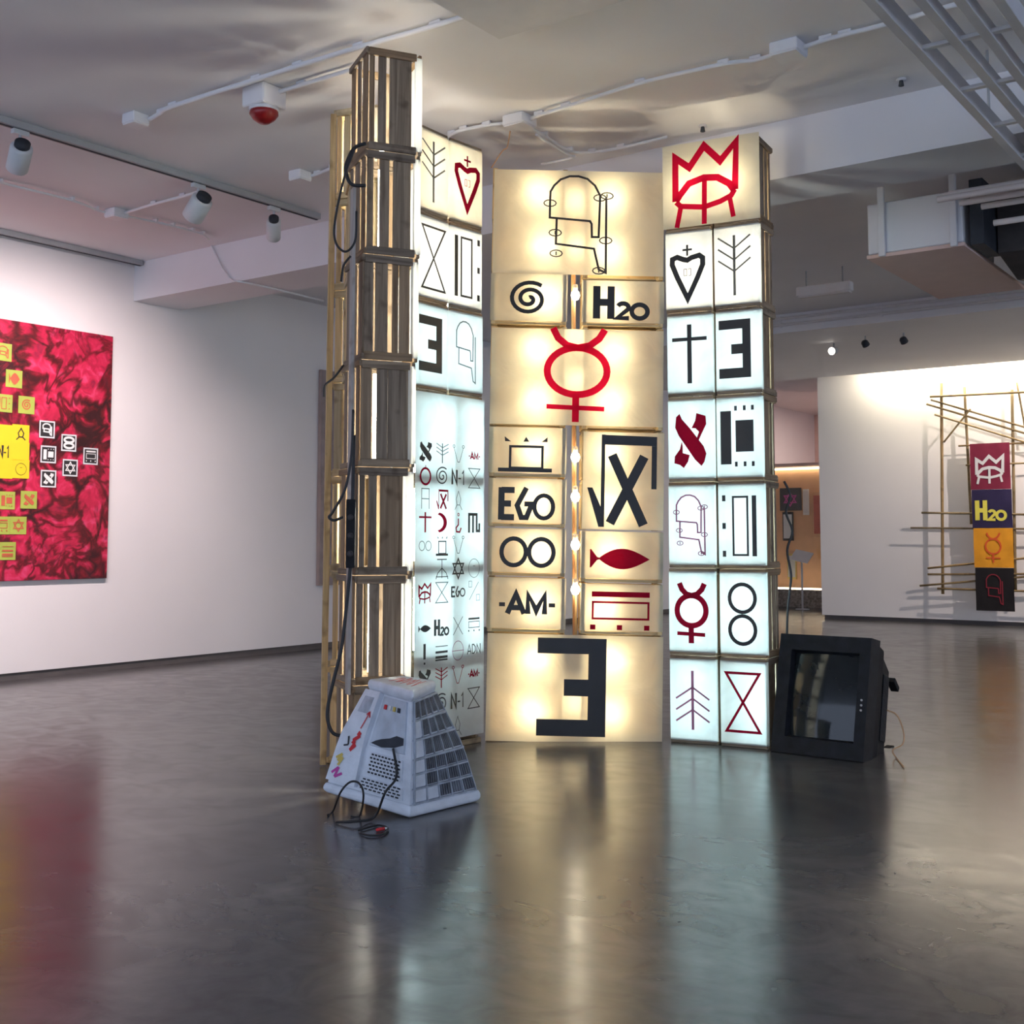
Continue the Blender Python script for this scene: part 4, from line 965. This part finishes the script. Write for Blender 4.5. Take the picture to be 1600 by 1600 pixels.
# spots under the soffit
for i, (px, py, on) in enumerate(((1303, 548, True), (1352, 537, False), (1412, 532, False))):
    a = onz(px, py, SOF-.10); bpos = UV(a.dot(U), a.dot(V), SOF)
    t = empty('soffit_spotlight', bpos, ['lit bright spotlight under the far soffit', 'small dark spotlight under the far soffit, next to the lit one', 'small dark spotlight under the far soffit, farthest from the tower'][i], 'spotlight', 'spotlights under the far soffit')
    tube('arm', [(0, 0, 0), (0, 0, -.05)], .012, M['track'], t)
    h = lathe('head', [(.035, .06), (.05, .03), (.055, -.06)] if on else [(.03, .045), (.045, .025), (.05, -.03)], M['track'] if on else M['slot'], t, 16, (0, 0, -.10), (Vector((-7, 4, .5))-bpos).to_track_quat('-Z', 'Y').to_euler() if on else (R(20), R(-35), 0))
    lathe('lens', [(.05 if on else .044, -.066 if on else -.036), (.05 if on else .044, -.061 if on else -.031)], M['spotlens'] if on else M['dark'], h, 16)
t = empty('soffit_spotlight', UV(16.4, 2.4, SOF), 'spotlight under the far soffit aimed at the banners', 'spotlight', 'spotlights under the far soffit')
tube('arm', [(0, 0, 0), (0, 0, -.06)], .012, M['track'], t)
q = (UV(UP, 4.8, 1.7) - UV(16.4, 2.4, SOF-.12)).to_track_quat('-Z', 'Y').to_euler()
h = lathe('head', [(.05, .06), (.07, .03), (.075, -.06)], M['track'], t, 16, (0, 0, -.12), q)
lathe('lens', [(.068, -.066), (.068, -.061)], M['spotlens'], h, 16)
lamp('spot_lamp', 'SPOT', (0, 0, -.09), 420, (1, .84, .74), h, None, spot_size=R(65), spot_blend=.8, shadow_soft_size=.03)
t = empty('added_room_lamp', UV(23.6, 8.0, CEIL), 'added unseen round lamp brightening the far room behind the partition', 'lamp')  # added unseen lamp, put in to brighten the far room wall
lathe('rim', [(.2, -.04), (.2, 0)], M['tray'], t, 24); lathe('diffuser', [(.18, -.046), (.18, -.041)], emit('added_lamp_diffuser', (1, .76, .68), 260), t, 24)
# ================================================================ FAR ROOM SEEN PAST THE TOWER
uc = 22.0
def q3(x, y): return onu(*pc7(x, y), uc)
ct = q3(80, 655).z; cb = q3(80, 1325).z; cv0 = q3(300, 900).dot(V)-1.2; cv1 = VW-.05
vt = empty('display_case', UV(uc+.3, (cv0+cv1)/2, 0), 'glass fronted wall display case glowing warm in the far room', 'display case', None, (0, 0, RZ))
LW = cv1-cv0
box('plinth', (LW, .6, cb), (0, 0, cb/2), M['rubble'], vt); box('back_board', (LW, .03, ct-cb), (0, .28, (ct+cb)/2), M['ochre'], vt)
box('top', (LW, .6, .05), (0, 0, ct+.025), M['peach'], vt)
box('pane', (LW, .008, ct-cb), (0, -.29, (ct+cb)/2), M['glass'], vt, bev=0)
box('led_strip', (LW-.1, .03, .03), (0, .2, ct-.03), M['strip2'], vt, bev=0); box('led_strip', (LW-.1, .03, .03), (0, -.2, cb+.02), M['strip2'], vt, bev=0)
def pic(x0, x1, y0, y1, mat, fr, lb, s=None, sm=None):
    A = onu(*pc7(x0, y0), uc+.5); B = onu(*pc7(x1, y1), uc+.5); w_ = (A-B).xy.length; h_ = A.z-B.z; m = (A+B)/2
    t = empty('framed_picture', (m.x, m.y, B.z), lb, 'picture', 'pictures in the far display case', (0, 0, RZ))
    box('frame', (w_, .03, h_), (0, .04, h_/2), M[fr], t); box('sheet', (w_*.8, .006, h_*.84), (0, .022, h_/2), M[mat], t, bev=0)
    if s: add_symbol(t, [(s, -w_*.3, h_*.2, w_*.6, h_*.6)], M[sm], mapper=lambda p: (p[0], p[1]+.016, p[2]))
pic(60, 178, 775, 895, 'blackpaint', 'blackpaint', 'dark picture with pink marks in the far display case', sy_star(), 'mag_mark')
pic(185, 220, 780, 920, 'tray', 'whitepaint', 'narrow white framed picture in the far display case')
pic(238, 305, 795, 1042, 'orangepaint', 'ochre', 'tall orange picture in the far display case')
pic(100, 152, 1130, 1270, 'track', 'gold', 'small gold framed picture low in the far display case')
pic(75, 135, 905, 1060, 'lampgrey', 'blackr', 'grey picture in a dark frame in the far display case')
A = q3(222, 1160)
t = empty('caption_stand', UV(uc-.6, A.dot(V)-.1, 0), 'slanted white caption board on a thin stand in the far room', 'caption stand', None, (0, 0, RZ))
tube('post', [(0, 0, 0), (0, 0, A.z)], .02, M['tray'], t); box('board', (.36, .3, .015), (0, 0, A.z+.06), M['whitepaint'], t, (R(40), R(12), 0)); lathe('foot', [(.13, 0), (.13, .012)], M['tray'], t, 20)
